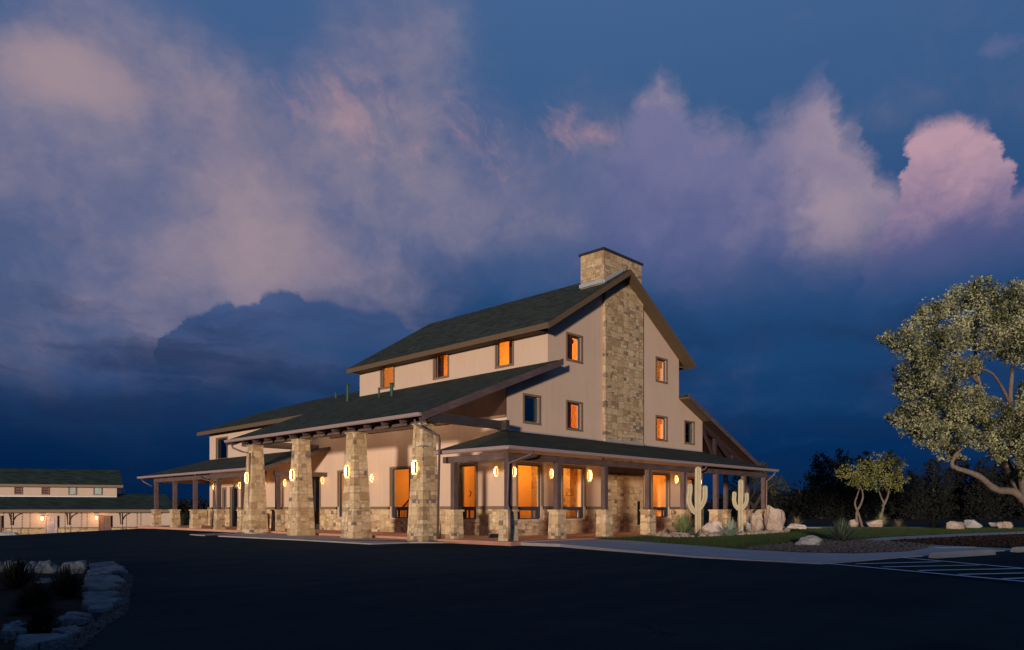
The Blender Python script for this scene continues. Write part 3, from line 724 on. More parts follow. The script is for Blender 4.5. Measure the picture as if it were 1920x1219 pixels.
# flashing where the porch roofs meet the wall
fl = MB(); fl.box(6.9, 10.36, -.22, -.19, 4.6, 4.72); fl.box(.02, 6.94, -.03, -.004, 4.55, 4.67); fl.box(10.36, EX, -.03, -.004, 4.55, 4.67)
fl.build('flashing', 'flashing', HALL); fl = MB(); fl.box(6.74, 6.83, -.16, 1.35, 12.55, 12.74)
fl.hexa([(6.83, -.20, 12.55), (8.48, -.20, 13.5), (8.48, -.16, 13.5), (6.83, -.16, 12.55)], [(6.83, -.20, 12.72), (8.48, -.20, 13.68), (8.48, -.16, 13.68), (6.83, -.16, 12.72)])
fl.build('flashing', 'flashing', HALL)
# chimney: breast on the gable and stack above the roof
ch = MB().hexa([(6.95, -.18, 0), (10.32, -.18, 0), (10.32, -.003, 0), (6.95, -.003, 0)], [(6.95, -.18, 12.2), (10.32, -.18, 12.2), (10.32, -.003, 12.2), (6.95, -.003, 12.2)])
ch.hexa([(6.95, -.18, 12.201), (10.32, -.18, 12.201), (10.32, -.003, 12.201), (6.95, -.003, 12.201)], [(7.5, -.18, 12.65), (9.5, -.18, 12.65), (9.5, -.003, 12.65), (7.5, -.003, 12.65)])
ch.box(6.84, 10.2, -.14, 1.33, 12.3, 14.22)
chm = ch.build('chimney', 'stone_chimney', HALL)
MB().box(6.76, 10.28, -.22, 1.41, 14.221, 14.33).build('chimney_cap', 'chimney_cap', chm)
for (a, b, z0, z1) in ((6.96, 7.16, .3, 1.25), (9.75, 9.98, .35, 1.6)):
    MB().box(a, b, -.2, -.181, z0, z1).build('firewood_niche', 'black_metal', HALL)
MB().box(6.9, 10.4, -.4, -.183, 3.02, 3.3).build('shade_band', 'bark_dark', HALL)  # dark bar added for the shading across the chimney stone
# vents on the roof
for (x_, y_, h_, r_) in ((.55, 9.0, .62, .09), (.9, 10.6, .45, .05), (1.6, 14.7, .95, .08), (4.2, 20.0, .35, .07), (4.6, 17.6, .3, .05)):
    z_ = mainz(x_) - .1; v_ = MB().tube([(x_, y_, z_), (x_, y_, z_ + h_ + .1)], r_, 10)
    v_.tube([(x_, y_, z_ + h_ + .101), (x_, y_, z_ + h_ + .17)], [r_ * 1.5, r_ * 1.1], 10)
    v_.build('roof_vent', 'vent_green', HALL)

PIL = [onx(px_, 955, -4.33).y for px_ in (795.5, 668, 564.5, 478.5)]
# canopy beams and pillars
MB().box(-4.5, -4.15, -.3, 15.6, 4.56, 4.86).build('canopy_beam', 'timber_y', HALL)
e_ = MB(); e_.box(-4.9, -.55, -.28, .0, 4.5, 4.84) if False else None
MB().box(-4.9, -.95, -.62, -.36, 4.56, 4.9).build('canopy_beam', 'beam_dark', HALL)
MB().box(-.949, -.75, -.9, -.36, 4.5, 4.92).build('beam_end', 'beam_dark', HALL)
MB().box(-4.14, -.01, 15.2, 15.5, 4.56, 4.9).build('canopy_beam', 'timber_x', HALL)
for yc in PIL:
    pc = MB(); xc = -4.33; a, b = .49, .30
    pc.hexa([(xc - a, yc - a, -.12), (xc + a, yc - a, -.12), (xc + a, yc + a, -.12), (xc - a, yc + a, -.12)],
            [(xc - b, yc - b, 4.5), (xc + b, yc - b, 4.5), (xc + b, yc + b, 4.5), (xc - b, yc + b, 4.5)])
    pc.box(xc - b - .05, xc + b + .05, yc - b - .05, yc + b + .05, 4.501, 4.556)
    pc.build('stone_pillar', 'stone', HALL)

# ---- front porch
EZ = 3.47; PZ = 4.62; PE = -4.0
pr = MB()
pr.plate([(PE, PE, EZ), (18.25, PE, EZ), (16.95, -.004, PZ), (0, -.004, PZ)], .1)
pr.plate([(PE, PE, EZ), (0, -.004, PZ), (-.004, .2, PZ), (PE, .2, EZ)], .1)
pr.plate([(18.25, PE, EZ), (18.6, -.0, EZ + .1), (16.95, -.004, PZ)], .1)
pr.build('porch_roof', 'shingles', HALL)
ps = MB(); ps.plate([(PE + .05, PE + .05, EZ - .11), (18.1, PE + .05, EZ - .11), (16.9, -.1, PZ - .13), (0, -.1, PZ - .13)], .03)
ps.plate([(PE + .05, PE + .05, EZ - .11), (0, -.1, PZ - .13), (-.1, .17, PZ - .13), (PE + .05, .17, EZ - .11)], .03)
ps.build('porch_ceiling', 'soffit_wood', HALL)
rk = MB(); rake(rk, (PE - .1, EZ - .03), (0 - .12, PZ - .02), .203, .16, .05, .0); rk.build('porch_rake_board', 'timber_x', HALL)
def gutter(a, b, name='gutter'):
    a, b = Vector(a), Vector(b); d_ = (b - a).normalized(); sd = Vector((d_.y, -d_.x, 0))
    sec = [(.0, 0), (.0, -.13), (.06, -.14), (.11, -.10), (.12, -.04), (.135, -.03), (.135, .0), (.115, .0), (.115, -.02), (.02, -.02)]
    mb = MB(); m_ = len(sec)
    for p in (a, b):
        for (q, z) in sec: v_ = p + sd * q; mb.v.append((v_.x, v_.y, v_.z + z))
    mb.f += [(i, (i + 1) % m_, m_ + (i + 1) % m_, m_ + i) for i in range(m_)]
    mb.f.append(tuple(range(m_))); mb.f.append(tuple(range(2 * m_ - 1, m_ - 1, -1)))
    return mb.build(name, 'gutter', HALL)
gutter((PE - .0, PE - .005, EZ), (18.3, PE - .005, EZ)) if False else None
gutter((PE - .13, PE - .005, EZ - .01), (18.3, PE - .005, EZ - .01))
gutter((PE - .005, .15, EZ - .01), (PE - .005, PE - .0, EZ - .01))
gutter((-5.255, 15.8, mainz(-5.25) - .01), (-5.255, -.6, mainz(-5.25) - .01))
def pier(x, y, z0=-.1, near=False):
    a, b = .27, .235; mb = MB()
    mb.hexa([(x - a, y - a, z0), (x + a, y - a, z0), (x + a, y + a, z0), (x - a, y + a, z0)], [(x - b, y - b, 1.08), (x + b, y - b, 1.08), (x + b, y + b, 1.08), (x - b, y + b, 1.08)])
    mb.box(x - .285, x + .285, y - .285, y + .285, 1.081, 1.155)
    mb.build('stone_pier', 'stone', HALL)
def post(x, y, zt, w_=.11):
    MB().box(x - w_, x + w_, y - w_, y + w_, 1.156, zt).build('post', 'timber', HALL)
R0 = -3.42
for x_ in (R0, -.62, 2.5, 5.85, 8.95, 12.2, 15.35, 17.85):
    pier(x_, R0); post(x_, R0, 3.02)
pier(R0, -.42); post(R0, -.42, 3.02)
MB().box(R0 - .14, 18.0, R0 - .12, R0 + .12, 3.021, 3.27).build('porch_beam', 'timber_x', HALL)
MB().box(R0 - .12, R0 + .12, R0 + .121, .15, 3.022, 3.27).build('porch_beam', 'timber_y', HALL)
for x_ in (16.7, 20.3, 23.3):
    for y_ in (.25, 7.4, 14.5):
        if x_ < 17 and y_ < 15: continue
        pier(x_, y_); post(x_, y_, 3.95)
MB().box(23.1, 23.4, -.4, 14.8, 3.951, 4.2).build('pavilion_beam', 'timber_y', HALL)
# ---- left porch along the wing
LE = -4.0; LZ = 3.45; LW = 4.72; LY0, LY1 = 14.0, 32.0
pl = MB(); pl.plate([(LE, LY0, LZ), (-.004, LY0, LW), (-.004, 29.85, LW), (LE, LY1, LZ)][::-1], .1)
pl.plate([(LE, LY1, LZ), (-.004, 29.85, LW), (4, 29.85, LW), (4, LY1, LZ)], .1)
pl.build('wing_porch_roof', 'shingles', HALL)
ps = MB(); ps.plate([(LE + .05, LY0 + .02, LZ - .11), (-.1, LY0 + .02, LW - .13), (-.1, 29.75, LW - .13), (LE + .05, LY1 - .05, LZ - .11)][::-1], .03)
ps.plate([(LE + .05, LY1 - .05, LZ - .11), (-.1, 29.86, LW - .13), (3.9, 29.86, LW - .13), (3.9, LY1 - .05, LZ - .11)], .03)
ps.build('wing_porch_ceiling', 'soffit_wood', HALL)
rk = MB(); rake(rk, (LE - .05, LZ - .01), (-.1, LW), LY0 - .052, .17, .05, .0); rk.build('wing_porch_rake_board', 'timber_x', HALL)
gutter((LE - .005, LY1 + .1, LZ - .01), (LE - .005, LY0, LZ - .01))
for y_ in (14.45, 17.6, 20.75, 24.1, 27.3, 30.5):
    xx = R0 if y_ > 15 else -3.0
    pier(xx, y_); post(xx, y_, 3.02)
pier(-.2, 30.5); 
MB().box(R0 - .12, R0 + .12, 15.1, 30.65, 3.021, 3.27).build('wing_porch_beam', 'timber_y', HALL)
MB().box(-3.2, -.0, 14.33, 14.57, 3.021, 3.27).build('wing_porch_beam', 'timber_x', HALL)
MB().box(R0 + .121, 3.5, 30.38, 30.62, 3.0, 3.25).build('wing_porch_beam', 'timber_x', HALL)
def recessed(x, y, z, e):
    MB().tube([(x, y, z - .03), (x, y, z + .01)], [.07, .07], 12).build('recessed_lamp', 'lamp_glass', HALL)
    l = bpy.data.lights.new('recessed_light', 'POINT'); l.energy = e; l.color = (1, .52, .24); l.shadow_soft_size = .08
    o = bpy.data.objects.new('recessed_light', l); COL.objects.link(o); o.parent = HALL; o.location = (x, y, z - .15)
for x_ in (1.5, 4.6, 7.6, 9.7, 12.3, 15.5): recessed(x_, -2.0, EZ + 2.0 * (PZ - EZ) / 4 - .14, 26)
for y_ in (16.2, 19.2, 22.4, 25.7, 28.8): recessed(-2.0, y_, LZ + 2.0 * (LW - LZ) / 4 - .14, 20)
# downpipes
def pipe(pts, r=.045): MB().tube(pts, r, 8).build('downpipe', 'pipe_brown', HALL, True)
pipe([(-5.25, -.2, 4.62), (-5.22, -.2, 4.45), (-4.9, -.5, 4.2), (-4.45, -.7, 4.0), (-4.3, -.55, 3.8), (-4.18, -.28, 0)])
pipe([(-5.25, 15.2, 4.6), (-5.2, 15.15, 4.42), (-4.9, 14.7, 4.2), (-4.72, 14.25, 4.12), (-4.72, 14.3, .2)])
pipe([(-2.8, -4.08, 3.34), (-2.85, -4.05, 3.2), (-3.62, -3.62, 2.85), (-3.66, -3.6, 1.35), (-3.76, -3.80, 1.1), (-3.80, -3.86, .5), (-3.74, -3.80, 0)], .05)
pipe([(-4.08, 22.6, 3.3), (-4.02, 22.5, 3.12), (-3.6, 20.95, 2.8), (-3.57, 20.9, 1.3), (-3.74, 20.9, 1.05), (-3.78, 20.95, 0)])
pipe([(10.1, -4.08, 3.34), (10.0, -4.0, 3.15), (8.95, -3.6, 2.8), (8.95, -3.58, 1.3), (8.98, -3.75, 1.05), (9.0, -3.78, 0)])
pipe([(17.95, -4.08, 3.34), (17.9, -4.0, 3.15), (17.85, -3.6, 2.8), (17.85, -3.58, 1.3), (17.87, -3.75, 1.05), (17.87, -3.78, 0)])
pipe([(-4.05, 31.4, 3.3), (-4.0, 31.3, 3.1), (-3.6, 30.7, 2.75)])
pipe([(-.62, -3.72, 3.0), (-.62, -3.72, 0)], .03) if False else None

# wall lanterns
def lantern(p, nrm, w_=.22, h_=.5, power=14.0, big=False):
    p = Vector(p); nv = Vector(nrm); sd = Vector((nv.y, -nv.x, 0)) if abs(nv.x) > .5 else Vector((1, 0, 0))
    def bx(mb, a0, a1, d0, d1, z0, z1):
        q = [p + sd * a + nv * d_ for a, d_ in ((a0, d0), (a1, d0), (a1, d1), (a0, d1))]
        mb.hexa([(v_.x, v_.y, z0 + p.z) for v_ in q], [(v_.x, v_.y, z1 + p.z) for v_ in q])
    D = .14 if big else .12; f = MB(); t = .014
    bx(f, -w_ * .35, w_ * .35, .0, .02, -h_ * .46, h_ * .46)
    for z in (-h_ / 2 + .04, h_ / 2 - .055): bx(f, -w_ / 2 - t, w_ / 2 + t, .021, D + t, z, z + .018)
    for a in (-w_ / 2 - t, w_ / 2): bx(f, a, a + t, D * .6, D + t, -h_ / 2 + .059, h_ / 2 - .056)
    # the small emblem plate on the outer pane: a bar with a letter-like cut shape
    for (a0, a1, z0, z1) in ((-.05, -.032, -.10, .10), (.0, .018, -.10, .10), (-.031, -.001, -.012, .012)):
        bx(f, a0 - .015, a1 - .015, D + .012, D + .02, z0, z1)
    fo = f.build('wall_lantern', 'bronze', HALL)
    g = MB(); bx(g, -w_ / 2, w_ / 2, .022, D, -h_ / 2 + .06, h_ / 2 - .057); bx(g, -w_ / 2 + .03, w_ / 2 - .03, .03, D - .02, -h_ / 2 - .02, -h_ / 2 + .035); bx(g, -w_ / 2 + .03, w_ / 2 - .03, .03, D - .02, h_ / 2 - .035, h_ / 2 + .02)
    g.build('lamp_glass', 'lamp_glass', fo)
    l = bpy.data.lights.new('lantern_light', 'POINT'); l.energy = power; l.color = (1, .48, .16); l.shadow_soft_size = .035
    lo = bpy.data.objects.new('lantern_light', l); COL.objects.link(lo); lo.parent = HALL; lo.location = p + nv * (D + .07)
for y_ in PIL: lantern((-4.33 - .49 + .0413 * 2.9 - .005, y_ + .05, 2.82), (-1, 0, 0), .23, .52, 8, True)
for y_, z_ in ((.59, 2.84), (9.92, 2.82), (14.72, 2.84), (19.0, 2.8), (21.6, 2.78), (25.0, 2.78), (28.9, 2.76)): lantern((-.003, y_, z_), (-1, 0, 0), .15, .38, 9)
for x_, z_ in ((.42, 2.82), (2.93, 2.83), (5.8, 2.83), (10.9, 2.86), (13.85, 2.88), (16.5, 2.8)): lantern((x_, -.003, z_), (0, -1, 0), .16 if x_ < 5 or x_ > 12 else .22, .38 if x_ < 5 or x_ > 12 else .5, 9)

# ---- interior
iw = MB()
iw.box(.3, WX + .3, 14.2, 14.35, 0, 3.88); iw.box(6.85, 7.0, .27, 5.2, 0, 3.88); iw.box(.3, 3.2, 4.55, 4.7, 0, 3.88); iw.box(3.2, 6.84, 3.6, 3.75, 0, 3.88)
iw.box(4.6, 4.75, 4.71, 14.2, 0, 3.88)
iw.box(10.4, 10.55, .27, 6, 0, 3.88); iw.box(10.56, 14.2, 3.6, 3.75, 0, 3.88); iw.box(14.2, 14.35, .27, 6, 0, 3.88); iw.box(14.36, 16.6, 2.6, 2.75, 0, 3.88)
iw.box(WX - .02, WX + .1, .27, 14.9, 4.05, 7.3); iw.box(RXX - .1, RXX + .02, .27, 14.8, 4.05, 7.3)
iw.box(WX + .2, RXX - .2, 5.6, 5.75, 4.05, 7.25); iw.box(8.4, 8.55, .3, 5.6, 4.05, 7.25)
iw.box(8.4, 8.55, .3, 14.8, 7.45, 12.8)
iw.build('interior_wall', 'interior_paint', HALL)
MB().box(.27, EX - .27, .27, 14.5, -.02, .02).build('interior_floor', 'interior_floor', HALL)
cf = MB(); cf.box(.27, EX - .27, .27, 14.88, 3.9, 4.04); cf.box(WX + .21, RXX - .21, .27, 14.88, 7.3, 7.44); cf.build('interior_ceiling', 'interior_paint', HALL)
tp = MB()
for x_, y_ in ((5.35, .9), (12.95, .9), (3.5, 3.0), (3.5, 7.2), (3.5, 12.3), (3.6, 8.6)):
    tp.box(x_ - .12, x_ + .12, y_ - .12, y_ + .12, 7.45, 9.9)
tp.beam((4.1, .9, 7.9), (5.6, .9, 9.6), .16, .16); tp.beam((5.3, .9, 9.0), (4.6, .9, 9.9), .14, .14); tp.beam((3.5, 2.0, 9.9), (3.5, 3.0, 9.1), .14, .14)
tp.box(5.0, 5.16, .6, .72, 4.05, 7.2); tp.box(12.72, 12.88, .6, .72, 4.05, 7.2)
tp.build('roof_truss', 'truss_paint', HALL)
fq = Vector((4.9, 2.6, 6.15)); FN = thing('ceiling_fan', 'dark ceiling fan seen through the lit middle window left of the chimney', 'ceiling fan', fq)
MB().tube([fq + Vector((0, 0, 1.1)), fq + Vector((0, 0, .1))], .025, 6).build('rod', 'black_metal', FN); MB().tube([fq + Vector((0, 0, .12)), fq, fq - Vector((0, 0, .1))], [.06, .14, .05], 12).build('motor', 'black_metal', FN)
for i in range(5):
    a = i * 1.2566 + .3; dv = Vector((math.cos(a), math.sin(a), 0)); MB().beam(fq + dv * .12, fq + dv * .72, .14, .015).build('blade', 'interior_wood', FN)
# stair behind the wide side window: rises towards the near end
st = MB(); n_st = 15
for i in range(n_st):
    ya = 9.4 - i * .27; st.box(1.4, 2.6, ya - .28, ya, .02 if i < 3 else .2 * (i + 1) - .5, .2 * (i + 1) - (.02 if i < 3 else 0) + (.02 if i < 3 else 0))
sto = st.build('staircase', 'interior_wood', HALL)
rl = MB(); rl.beam((1.4, 9.5, 1.05), (1.4, 5.3, 4.1 - .05 - .0), .06, .06)
for i in range(n_st * 2): ya = 9.4 - i * .135; rl.beam((1.4, ya, .1 + .2 * i / 2), (1.4, ya, 1.1 + .726 * (9.4 - ya)), .022, .022)
rl.build('railing', 'black_metal', sto)
ic = MB(); ic.box(2.35, 2.95, 4.2, 4.54, 0, 3.88); ic.box(5.55, 6.15, 3.25, 3.59, 0, 3.88); ic.box(12.7, 13.1, 3.2, 3.59, 0, 3.88); ic.box(6.3, 6.84, 1.6, 2.2, 0.02, 3.88)
ic.build('interior_stone', 'stone', HALL)
MB().box(11.6, 12.5, 3.54, 3.59, 0.02, 2.6).build('interior_door', 'interior_wood', HALL)
MB().box(3.8, 4.59, 5.0, 5.1, 0.02, 2.5).build('interior_door', 'interior_wood', HALL)
for q in ((2.65, 4.1, 2.85), (5.85, 3.15, 2.85), (12.9, 3.1, 2.85), (15.5, 2.5, 2.6)):
    MB().tube([(q[0], q[1], q[2] - .11), (q[0], q[1], q[2] - .04), (q[0], q[1], q[2] + .04), (q[0], q[1], q[2] + .11)], [.02, .07, .07, .02], 10).build('interior_lamp', 'bulb', HALL, True)
for q in ((2.0, 3.9, 1.95), (4.2, 3.55, 1.95)):
    h_ = MB(); h_.tube([(q[0] + .0, q[1], q[2] + .16), (q[0] + .07, q[1], q[2] + .1), (q[0] + .09, q[1], q[2]), (q[0] + .03, q[1], q[2] - .12), (q[0] - .06, q[1], q[2] - .12)], .02, 6)
    if q[1] > 3.8: h_.v = [(a, b + .63, c) for a, b, c in h_.v]
    h_.build('wall_hook', 'black_metal', HALL)
def ilight(p, e, s=.35, c=(1, .50, .11)):
    e *= .62
    l = bpy.data.lights.new('ceiling_light', 'POINT'); l.energy = e; l.color = c; l.shadow_soft_size = s
    o = bpy.data.objects.new('ceiling_light', l); COL.objects.link(o); o.parent = HALL; o.location = p
ilight((1.6, 2.4, 3.3), 150); ilight((4.8, 1.9, 3.3), 190); ilight((2.6, 7.4, 3.3), 260); ilight((2.4, 12.4, 3.2), 160); ilight((2.2, 15.6, 3), 60)
ilight((12.3, 1.9, 3.3), 180); ilight((15.5, 1.5, 3.2), 60)
ilight((5.4, 2.6, 6.6), 260, .35, (1, .43, .085)); ilight((11.4, 2.6, 6.6), 260, .35, (1, .43, .085))
ilight((6.0, 3.0, 9.7), 420, .35, (1, .43, .085)); ilight((11.4, 2.6, 9.7), 320, .35, (1, .43, .085)); ilight((6.2, 8.0, 9.9), 400, .35, (1, .43, .085)); ilight((6.2, 12.4, 9.9), 360, .35, (1, .43, .085))

# ================================================================ LODGE AT THE LEFT
LB = thing('lodging_building', 'long low tan lodging building with two green roofs and lit doors, at the left edge', 'building', cw(-40, 72, -1.9))
P0 = Vector(cw(-50.2, 69.5)); dirB = (RX * math.sin(math.radians(68)) + RY * math.cos(math.radians(68))).normalized(); norB = Vector((dirB.y, -dirB.x, 0))
if norB.dot(CAM - P0) < 0: norB = -norB
gB = -2.0
def lb(px, off=0.0):                        # distance along the front whose picture column is px
    q = P0 + norB * off; r = (px - 960) / FPX; X0, Y0 = camco(q); dx, dy = dirB.dot(RX), dirB.dot(RY)
    return (r * Y0 - X0) / (dx - r * dy)
def lz(px, py, off=0.0): 
    q = P0 + norB * off + dirB * lb(px, off); return CAM.z + (955 - py) / FPX * camco(q)[1]
def LP(s, o, z): q = P0 + dirB * s + norB * o; return (q.x, q.y, z)
def lbox(mb, s0, s1, o0, o1, z0, z1):
    return mb.hexa([LP(s0, o0, z0), LP(s1, o0, z0), LP(s1, o1, z0), LP(s0, o1, z0)], [LP(s0, o0, z1), LP(s1, o0, z1), LP(s1, o1, z1), LP(s0, o1, z1)])
sL, sR = lb(-60), lb(322); zE = lz(100, 957.5); zT = lz(100, 989)
mb = MB(); lbox(mb, sL, sR, -9, 0, gB - .3, zE + .05); mb.build('wall', 'stucco_far', LB)
mb = MB(); lbox(mb, sL, sR, .001, .12, gB - .3, zT - .12); mb.build('stone_wainscot', 'stone', LB)
mb = MB(); lbox(mb, sL, sR, .001, .16, zT - .119, zT); mb.build('wainscot_cap', 'trim', LB)
uo = -2.6; suR = lb(219, uo); zu0 = lz(100, 931.5, uo); zu1 = lz(100, 910, uo); zr = lz(100, 879.5, uo - 3)
mb = MB(); lbox(mb, sL, suR, uo - 6, uo, zE, zu1); mb.build('upper_wall', 'stucco_far', LB)
ov = 1.4
sj = lb(230, uo + .5); zl2 = lz(280, 926, uo)
sl_ = (zu0 - zE - .1) / (ov - uo); ri = uo - 1.1; zri = zE + .1 + sl_ * (ov - ri)
mb = MB(); mb.plate([LP(sL, ov, zE + .1), LP(lb(334, ov), ov, zE + .1), LP(lb(312, ri), ri, zri), LP(suR + .02, ri, zri), LP(suR + .02, uo, zu0), LP(sL, uo, zu0)], .15)
mb.plate([LP(suR + .02, ri, zri), LP(lb(312, ri), ri, zri), LP(lb(330, ov), -10, zE), LP(suR + .02, -10, zE)], .15)
mb.build('lower_roof', 'shingles_far', LB)
mb = MB(); zue = zu1 + .06; 
mb.plate([LP(sL, uo + .7, zue), LP(lb(231, uo + .7), uo + .7, zue), LP(lb(224, uo - 3), uo - 3, zr), LP(sL, uo - 3, zr)], .15)
mb.plate([LP(sL, uo - 3, zr), LP(lb(224, uo - 3), uo - 3, zr), LP(lb(224, uo - 3), uo - 6.7, zue), LP(sL, uo - 6.7, zue)], .15)
mb.build('upper_roof', 'shingles_far', LB)
mb = MB(); lbox(mb, sL, lb(331, ov), ov + .001, ov + .05, zE - .18, zE + .1); lbox(mb, sL, lb(231, uo + .7), uo + .7, uo + .75, zue - .25, zue)
mb.build('fascia', 'trim', LB)
mb = MB(); lbox(mb, sL, suR, uo + .001, uo + .04, zu0 - .05, zu0 + .07); mb.build('flashing', 'flashing', LB)
mb = MB(); lbox(mb, sL, lb(330, ov), .01, ov - .01, zE - .1, zE - .06); mb.build('soffit', 'soffit_wood', LB)
def lwin(px0, px1, py0, py1, mname):
    s0, s1 = lb(px0, uo), lb(px1, uo); z1, z0 = lz(px0, py0, uo), lz(px0, py1, uo); t = .09
    f = MB(); lbox(f, s0 - t, s0, uo + .002, uo + .06, z0, z1); lbox(f, s1, s1 + t, uo + .002, uo + .06, z0, z1)
    lbox(f, s0 - t, s1 + t, uo + .002, uo + .065, z1 + .001, z1 + t); lbox(f, s0 - t, s1 + t, uo + .002, uo + .065, z0 - t, z0 - .001)
    fo = f.build('window', 'trim', LB); g = MB(); lbox(g, s0, s1, uo + .003, uo + .02, z0, z1); g.build('pane', mname, fo)
simple('pane_black', (.006, .008, .014), .12, .1, 2, bmp=0, spec=.6)
def f_red(k, p, o):
    s = k.sep(pos(k)); t = k.m('FRACT', k.m('MULTIPLY', s[2], 4.0))
    k.put(p.inputs['Base Color'], k.mix(k.m('GREATER_THAN', t, .5), (.02, .015, .03, 1), (.22, .06, .04, 1))); p.inputs['Roughness'].default_value = .3
mat('pane_curtain', f_red)
simple('pane_pale', (.30, .38, .38), .25, .35, 2.5, bmp=0, spec=.6)
lwin(28.5, 40.5, 914, 925.5, 'pane_curtain'); lwin(79.5, 91, 915, 926, 'pane_curtain'); lwin(130, 142, 913.5, 926.5, 'pane_pale'); lwin(177, 190, 914.5, 926.5, 'pane_pale')
def ldoor(px0, px1, m_):
    s0, s1 = lb(px0), lb(px1); z1 = lz(px0, 969); t = .1
    f = MB(); lbox(f, s0 - t, s0, .161, .2, gB, z1); lbox(f, s1, s1 + t, .161, .2, gB, z1); lbox(f, s0 - t, s1 + t, .161, .205, z1 + .001, z1 + t)
    lbox(f, s0, s1, .13, .165, gB, z1)
    do = f.build('door', m_, LB); k_ = MB(); lbox(k_, s0 + .15, (s0 + s1) / 2 - .05, .166, .18, gB + 1.1, z1 - .15); lbox(k_, (s0 + s1) / 2 + .05, s1 - .15, .166, .18, gB + 1.1, z1 - .15)
    lbox(k_, s0 + .15, (s0 + s1) / 2 - .05, .166, .18, gB + .2, gB + .9); lbox(k_, (s0 + s1) / 2 + .05, s1 - .15, .166, .18, gB + .2, gB + .9); k_.build('panel', m_, do)
ldoor(87, 106, 'door_pale'); ldoor(187.5, 206, 'door_wood'); ldoor(-14, 1.5, 'door_wood')
def llamp(px, py):
    s = lb(px, .3); z = lz(px, py, .3); q = LP(s, .3, z); g = MB().tube([(q[0], q[1], q[2] - .2), (q[0], q[1], q[2] - .1), (q[0], q[1], q[2] + .1), (q[0], q[1], q[2] + .18)], [.04, .12, .12, .05], 8)
    g.build('wall_lamp', 'lamp_glass_small', LB, True)
    g = MB(); lbox(g, s - .05, s + .05, .13, .3, z + .19, z + .26); lbox(g, s - .16, s + .16, .16, .44, z + .261, z + .29); g.build('lamp_bracket', 'black_metal', LB)
    l = bpy.data.lights.new('wall_lamp_light', 'POINT'); l.energy = 30; l.color = (1, .45, .12); l.shadow_soft_size = .12
    o = bpy.data.objects.new('wall_lamp_light', l); COL.objects.link(o); o.parent = LB; o.location = Vector(LP(s, .65, z)) - LB.location
llamp(79, 972); llamp(181, 971)
for px in (21, 127, 226, 287):                # curved timber eave brackets
    s = lb(px, .1); k_ = MB(); arc = [LP(s, .12, zE - 1.35), LP(s, .2, zE - .95), LP(s, .5, zE - .5), LP(s, 1.0, zE - .22), LP(s, 1.25, zE - .12)]
    k_.tube(arc, [.03, .05, .055, .055, .05], 6); lbox(k_, s - .035, s + .035, .17, .24, zE - 1.4, zE - .12); k_.build('eave_bracket', 'bark_dark', LB)
for px in (7, 22, 122, 133, 230, 237):        # rain chains hanging from the gutter
    s = lb(px, ov + .1); k_ = MB(); z = zE - .2
    while z > gB + .1:
        q = LP(s, ov + .1, z); k_.tube([(q[0], q[1], z), (q[0], q[1], z - .13)], [.05, .02], 6); z -= .26
    q = LP(s, ov + .1, zE - .2); k_.tube([(q[0], q[1], zE - .1), (q[0], q[1], gB)], .012, 4); k_.build('rain_chain', 'black_metal', LB)
k_ = MB(); q = LP(lb(232, uo - 2), uo - 1.6, zl2 - .35); k_.tube([q, (q[0], q[1], zl2 + .45)], .12, 8); k_.build('roof_vent', 'flashing', LB)

# ================================================================ ROCKS
def rockmesh(c, size, seed, rough=.24, sub=4, flat_=.0, blocky=0.0):
    import bmesh
    bm = bmesh.new(); bmesh.ops.create_icosphere(bm, subdivisions=sub, radius=1)
    off = Vector((seed * 3.7, seed * 1.3, seed * 7.1)); vs = []
    R_ = random.Random(seed); planes = []
    for _ in range(9):
        nv = Vector((R_.gauss(0, 1), R_.gauss(0, 1), R_.gauss(0, 1))).normalized(); planes.append((nv, R_.uniform(.62, .85)))
    for v_ in bm.verts:
        p = v_.co.copy()
        if blocky: m_ = max(abs(p.x), abs(p.y), abs(p.z)); p = p.lerp(p / m_, blocky)
        for nv, dd in planes:
            t = p.dot(nv)
            if t > dd: p -= nv * (t - dd) * .95
        p *= 1 + rough * noise.noise(p * 1.1 + off) + rough * .45 * noise.noise(p * 3.1 + off) + rough * .2 * noise.noise(p * 8 + off)
        vs.append((c[0] + p.x * size[0] / 2, c[1] + p.y * size[1] / 2, c[2] + p.z * size[2] / 2))
    fs = [tuple(q.index for q in f.verts) for f in bm.faces]; bm.free(); return vs, fs
def rock(px, py, z, wpx, hpx, m_, label, seed, depth=1.0, **kw):
    """a boulder whose foot is seen at (px, py); its size follows from the distance it stands at"""
    p = onz(px, py, z); Y = camco(p)[1]; W_ = wpx / FPX * Y; H_ = hpx / FPX * Y
    d_ = W_ * depth; c = p + RY * d_ * .35
    vs, fs = rockmesh((0, 0, 0), (W_ * 1.12, d_ * 1.1, H_ * 2 * kw.pop('hk', .62)), seed, **kw)
    ca, sa = math.cos(YAW - math.pi / 2), math.sin(YAW - math.pi / 2)
    mb = MB(); o_ = H_ * .40
    mb.add([(c.x + x * ca - y * sa, c.y + x * sa + y * ca, z + o_ + z_) for x, y, z_ in vs], fs)
    o = mb.build('boulder', m_, None); return tag(o, label, 'boulder', 'boulders in the landscape beds')
rock(1341, 1002, -.03, 34, 24, 'rock_white', 'pitted white boulder between the tall cactus and the large agave', 3, .8, hk=.66)
rock(1423, 999, -.03, 23, 46, 'rock_tan', 'upright tan boulder, left half of the tall pair near the second cactus', 5, .9, rough=.35, blocky=.3)
rock(1458, 999, -.03, 32, 52, 'rock_tan', 'biggest tan boulder with a flat upright face, right half of the tall pair', 8, .8, rough=.22, blocky=.6)
rock(1405, 998, -.03, 15, 18, 'rock_grey', 'small grey boulder half hidden left of the tall pair', 12, 1)
rock(1496, 991.5, -.03, 30, 10, 'rock_white', 'low pale rock under the small spiny plant right of the tall pair', 14, .6, blocky=.4)
